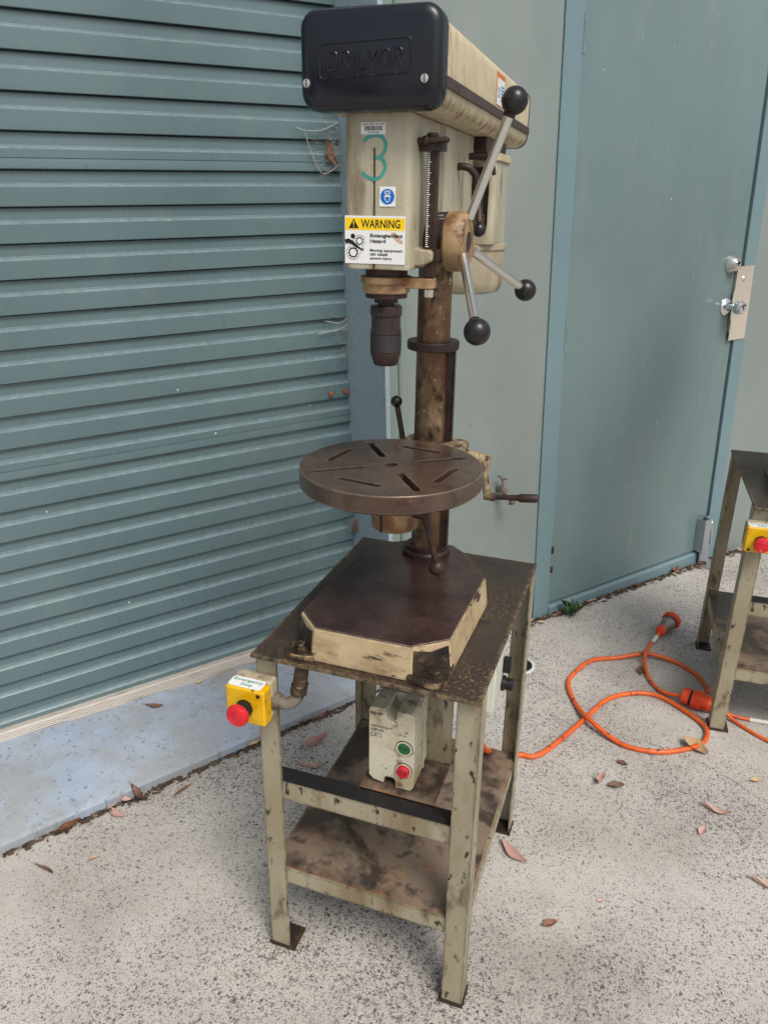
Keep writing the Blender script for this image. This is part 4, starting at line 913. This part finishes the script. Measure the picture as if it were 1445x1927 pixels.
put('cable', MB().tube([(.70, .8925, .0285), (.732, .896, .012), (.79, .9, .0062), (.86, .905, .0062), (1.0, .93, .0062), (1.25, .98, .0062)], .0048, 10, 5), 'cable', l3, Lw3)
put('white_tag', MB().tube([(.781, .8994, .0066), (.83, .9033, .0064), (.86, .905, .0064)], .0066, 10), 'tape', l3, Lw3)
l4 = tag(put('tail_lead', MB().tube([(.712, .889, .0235), (.7313, .879, .011), (.7651, .8535, .0062), (.8252, .8122, .0062), (.93, .78, .0062), (1.2, .74, .0062)], .0052, 10, 5), 'cable'), 'orange lead leaving the socket towards the lower right edge', 'power lead')

# ------------------------------------------------------------------ floor drain
dr = thing('floor_drain', 'round floor drain with pale ring behind the nearest stand', 'drain', T(.083, .952, 0))
put('ring', MB().lathe([(.046, .0005), (.055, .0005), (.055, .004), (.052, .0055), (.046, .0055), (.046, .0005)], (0, 0, 0), (0, 0, 1), 40, False), 'drainring', dr)
mb = MB().lathe([(.0455, .0004), (.0455, .0012), (.0001, .0012)], (0, 0, 0), (0, 0, 1), 40); put('sump', mb, 'black', dr)
mb = MB()
for i in range(-3, 4):
    h = math.sqrt(max(0, .045 ** 2 - (i * .0125) ** 2)); mb.box((i * .0125 - .002, -h, .0014), (i * .0125 + .002, h, .0042)); mb.box((-h, i * .0125 - .002, .0016), (h, i * .0125 + .002, .0044))
put('grate', mb, 'grate', dr)

# ------------------------------------------------------------------ leaves
def leaf_mesh(seed, L=1., W=.2, curl=.3, bend=.3, twist=.3, stem=.16):
    r = random.Random(seed); nu, nv = 11, 4; vs, fs = [], []
    for i in range(nu + 1):
        t = i / nu; wd = W * (math.sin(PI * min(1, t * .96 + .02)) ** .8) * (1 - .25 * t) * (1 + .12 * math.sin(t * 9 + seed))
        x = (t - .5) * L; z0 = bend * L * (t - .5) ** 2 * 1.6; tw = twist * (t - .5) * 2; yb = .10 * L * math.sin(t * 3 + seed)
        for j in range(nv + 1):
            s = (j / nv - .5) * 2; y = s * wd; z = abs(s) ** 1.5 * wd * curl * 1.5 + .02 * L * math.sin(t * 8 + s * 3 + seed) * curl
            vs.append((x, yb + y * math.cos(tw) - z * math.sin(tw), z0 + y * math.sin(tw) + z * math.cos(tw)))
    for i in range(nu):
        for j in range(nv):
            a = i * (nv + 1) + j; fs.append((a, a + 1, a + nv + 2, a + nv + 1))
    m = MB().add(vs, fs)
    p0 = Vector(vs[nv // 2]); m.tube([p0 + Vector((.06 * L, 0, 0)), p0 - Vector((stem * .5 * L, 0, -.02 * L)), p0 - Vector((stem * L, .04 * L, -.05 * L))], .010 * L, 5)
    zmin = min(v[2] for v in m.v); m.v = [(x, y, z - zmin) for x, y, z in m.v]
    return m
LM = {}
def leaf_data(kind, m):
    if (kind, m) not in LM:
        prm = [dict(W=.17, curl=.5, bend=.25, twist=.4), dict(W=.13, curl=.9, bend=.5, twist=.9), dict(W=.3, curl=.6, bend=.3, twist=.3), dict(W=.2, curl=1.2, bend=.9, twist=.6), dict(W=.09, curl=.7, bend=.35, twist=.3)][kind]
        me = leaf_mesh(kind * 7 + 3, **prm).mesh('fallen_leaf'); finish(me, m, 60); LM[(kind, m)] = me
    return LM[(kind, m)]
def leaf(x, y, L, rot, kind, m, label, group='fallen leaves on the slab', z=.0008, tilt=(0, 0), name='fallen_leaf'):
    o = bpy.data.objects.new(name, leaf_data(kind, m)); COL.objects.link(o)
    o.location = (x, y, z); o.scale = (L, L, L); o.rotation_euler = (tilt[0], tilt[1], rot); return tag(o, label, 'leaf', group)
leaf(-.372, .347, .075, .9, 3, 'leafp', 'curled pink leaf with raised tip behind the front left stand leg')
leaf(-.348, .268, .075, .1, 1, 'leafp', 'pinkish leaf lying between the stand leg and the curled leaf')
leaf(-.729, -.060, .062, -.15, 0, 'leafp', 'flat pale pink leaf on the slab below the blue sill')
leaf(-.617, .060, .055, 1.15, 4, 'leafb', 'thin dark brown leaf lying left of the front stand leg')
leaf(-.766, -.266, .055, -.2, 4, 'leafr', 'narrow curved brown leaf near the left edge of the slab')
leaf(-.885, -.180, .055, .8, 2, 'leafr', 'small red brown leaf standing at the left end of the sill')
leaf(.222, .160, .085, -.55, 0, 'leafp', 'long pink leaf to the right of the rear stand leg')
leaf(.392, .480, .05, 1.2, 3, 'leafp', 'pale curled leaf left of its brown partner below the coiled lead')
leaf(.430, .474, .045, .2, 2, 'leafb', 'brown curled leaf right of its pale partner below the coiled lead')
leaf(.674, .474, .075, -.3, 1, 'leafp', 'pink leaf with dark curled end near the right edge')
leaf(.628, .712, .075, -.75, 2, 'leaft', 'tan leaf leaning on the orange coil', z=.004, tilt=(.1, .15))
leaf(.330, -.008, .035, .5, 2, 'leafb', 'small brown leaf alone on the slab at lower right')
leaf(.777, .626, .03, .2, 2, 'leaft', 'small tan leaf right of the crack at the right edge')
leaf(.775, .266, .07, -.2, 1, 'leafp', 'pink curled leaf cut off by the right edge')
leaf(-.687, -.196, .022, .7, 2, 'leaft', 'tiny yellowish leaf fragment left on the slab')
leaf(.466, 1.058, .05, 1.4, 2, 'leafr', 'dark red leaf tucked under the loop of the plug lead')
leaf(.640, .385, .035, 1.0, 2, 'leafp', 'small pink leaf fragment below the pink dark ended leaf')
leaf(.425, .09, .018, .4, 2, 'leafp', 'tiny pale pink leaf crumb on the slab at lower right')
leaf(.44, .572, .03, -.5, 2, 'leafb', 'small dark leaf scrap inside the orange coil below its lower loop')
def sz(x):  # sill top height at wall-frame depth handled by caller
    return x
p = Bw(-.30, .86, 0); leaf(p.x, p.y, .055, .35, 0, 'leafr', 'long reddish leaf on the blue sill', z=.047)
p = Bw(-.15, .90, 0); leaf(p.x, p.y, .022, 1.0, 2, 'leaft', 'small orange leaf scrap on the blue sill by the rail', z=.049)
rl = random.Random(21)
def litter(x0, x1, yf, n, label, group, zoff=0.):
    for i in range(n):
        x = rl.uniform(x0, x1); y = yf(x) - rl.uniform(.004, .035); p = Bw(x, y, 0)
        leaf(p.x, p.y, rl.uniform(.024, .058), math.radians(52) + rl.gauss(0, .5), rl.choice((0, 1, 2, 3, 4)), rl.choice(('leafb', 'leafb', 'leafp', 'leaft', 'leafr')), label, group, zoff + rl.uniform(0, .012), (rl.gauss(0, .2), rl.gauss(0, .12)))
litter(1.0, 2.0, lambda x: .715, 20, 'dry leaf in the litter along the foot of the door', 'leaf litter along the door')
litter(2.06, 2.9, lambda x: .72, 26, 'dry leaf in the litter heap behind the right stand', 'leaf litter behind the right stand')
litter(-.9, .40, lambda x: .5455 + .0895 * (x + .754) + .012, 9, 'dry leaf in the gap along the front of the sill', 'leaf litter along the sill')
# fine crumbs in the joints: uncountable
def crumbs(name, x0, x1, yf, spread, n, label, m='litter'):
    mb = MB(); r = random.Random(len(name))
    for i in range(n):
        x = r.uniform(x0, x1); y = yf(x) - abs(r.gauss(0, spread)); p = Bw(x, y, 0); L = r.uniform(.002, .012); a = r.uniform(0, PI); wd = L * r.uniform(.15, .6); z = r.uniform(.0008, .004)
        c, s = math.cos(a), math.sin(a)
        mb.add([(p.x + c * L - s * wd, p.y + s * L + c * wd, z), (p.x - c * L - s * wd, p.y - s * L + c * wd, z + r.uniform(0, .004)), (p.x - c * L + s * wd, p.y - s * L - c * wd, z), (p.x + c * L + s * wd, p.y + s * L - c * wd, z + r.uniform(0, .004))], [(0, 1, 2, 3)])
    o = tag(put(name, mb, m), label, 'litter'); o['kind'] = 'stuff'
crumbs('sill_litter', -3.0, .44, lambda x: .5455 + .0895 * (x + .754) - .002, .008, 1500, 'dark leaf crumbs along the joint in front of the sill')
def foot_grit(cx_, cy_, n, seed, label):
    r = random.Random(seed); mb = MB()
    for i in range(n):
        a = r.uniform(0, 2 * PI); d = .02 + abs(r.gauss(0, .022)); x, y = cx_ + math.cos(a) * d, cy_ + math.sin(a) * d; q = r.uniform(.0006, .0022); b = r.uniform(0, PI)
        mb.add([(x + q * math.cos(b + t), y + q * math.sin(b + t), .0007 + (.0012 if k % 2 else 0)) for k, t in enumerate((0, 1.4, 3.0, 4.5))], [(0, 1, 2, 3)])
    o = tag(put('foot_grit', mb, 'litter'), label, 'grit'); o['kind'] = 'stuff'
foot_grit(-.178, -.228, 150, 1, 'dark grit around the front left foot of the nearest stand')
foot_grit(.178, -.228, 150, 2, 'dark grit around the front right foot of the nearest stand')
foot_grit(.178, .232, 120, 3, 'dark grit around the rear right foot of the nearest stand')
crumbs('wall_litter', .95, 3.0, lambda x: .718, .012, 900, 'leaf crumbs along the foot of the wall')

# ------------------------------------------------------------------ weed at the jamb
wd_ = thing('weed_plant', 'small green weed growing at the foot of the door jamb', 'plant', T(.205, 1.352, 0))
for i in range(11):
    a = i * 2.4; L = rl.uniform(.045, .085)
    me = leaf_data(2 if i % 2 else 0, 'weed')
    o = bpy.data.objects.new('leaf_blade', me); COL.objects.link(o); o.parent = wd_
    o.scale = (L,) * 3; el = rl.uniform(.3, 1.15)
    o.rotation_euler = (rl.gauss(0, .3), -el, a); o.location = (math.cos(a) * L * .45 * math.cos(el), math.sin(a) * L * .45 * math.cos(el), .006 + L * .5 * math.sin(el))
put('stem', MB().tube([(0, 0, 0), (.004, .002, .02), (.002, .006, .045)], .0022, 8), 'weed', wd_)

# ------------------------------------------------------------------ cobwebs at the post
def web(label, c, seed, n, spread, leaf_at=None, thick=None):
    wb = thing('cobweb', label, 'cobweb', B_at(*c)); r = random.Random(seed); mb = MB()
    for i in range(n):
        a = Vector((r.uniform(-.01, .012), r.uniform(-.02, .01), r.uniform(-spread * .6, spread * .4)))
        b = Vector((-r.uniform(.02, spread), r.uniform(-.01, .012), a.z + r.gauss(0, spread * .35)))
        m_ = (a + b) / 2 + Vector((0, 0, -r.uniform(0, .012)))
        mb.tube([a, m_, b], .00022, 4, 3)
    put('strands', mb, 'web', wb)
    if thick:
        mb = MB()
        for pts in thick: mb.tube(pts, .0011, 5, 4)
        put('dusty_cord', mb, 'web', wb)
    if leaf_at:
        o = bpy.data.objects.new('trapped_leaf', leaf_data(0, 'leafb')); COL.objects.link(o); o.parent = wb; o.location = leaf_at[0]; o.scale = (leaf_at[1],) * 3; o.rotation_euler = leaf_at[2]
    return wb
web('dusty cobweb with a trapped dry leaf beside the drill head', (.425, .925, 1.585), 2, 46, .10, ((-.022, 0, -.022), .075, (PI / 2, 1.05, 0)),
    [[(.0, 0, .05), (-.05, 0, .03), (-.10, -.004, .028), (-.125, 0, .035)], [(-.10, 0, .028), (-.085, 0, -.02), (-.055, 0, -.075), (-.02, 0, -.068), (0, 0, -.05)]])
web('dusty cobweb on the roller door edge level with the chuck', (.435, .925, 1.085), 4, 22, .09, None, [[(.0, 0, .012), (-.03, 0, .0), (-.07, -.002, -.004), (-.10, 0, -.008)], [(0, 0, .03), (-.03, 0, .018), (-.075, 0, .028)]])
web('small cobweb tuft with debris low on the roller door edge', (.437, .925, .47), 6, 26, .035, ((-.004, -.004, -.02), .05, (PI / 2, 1.4, 0)))
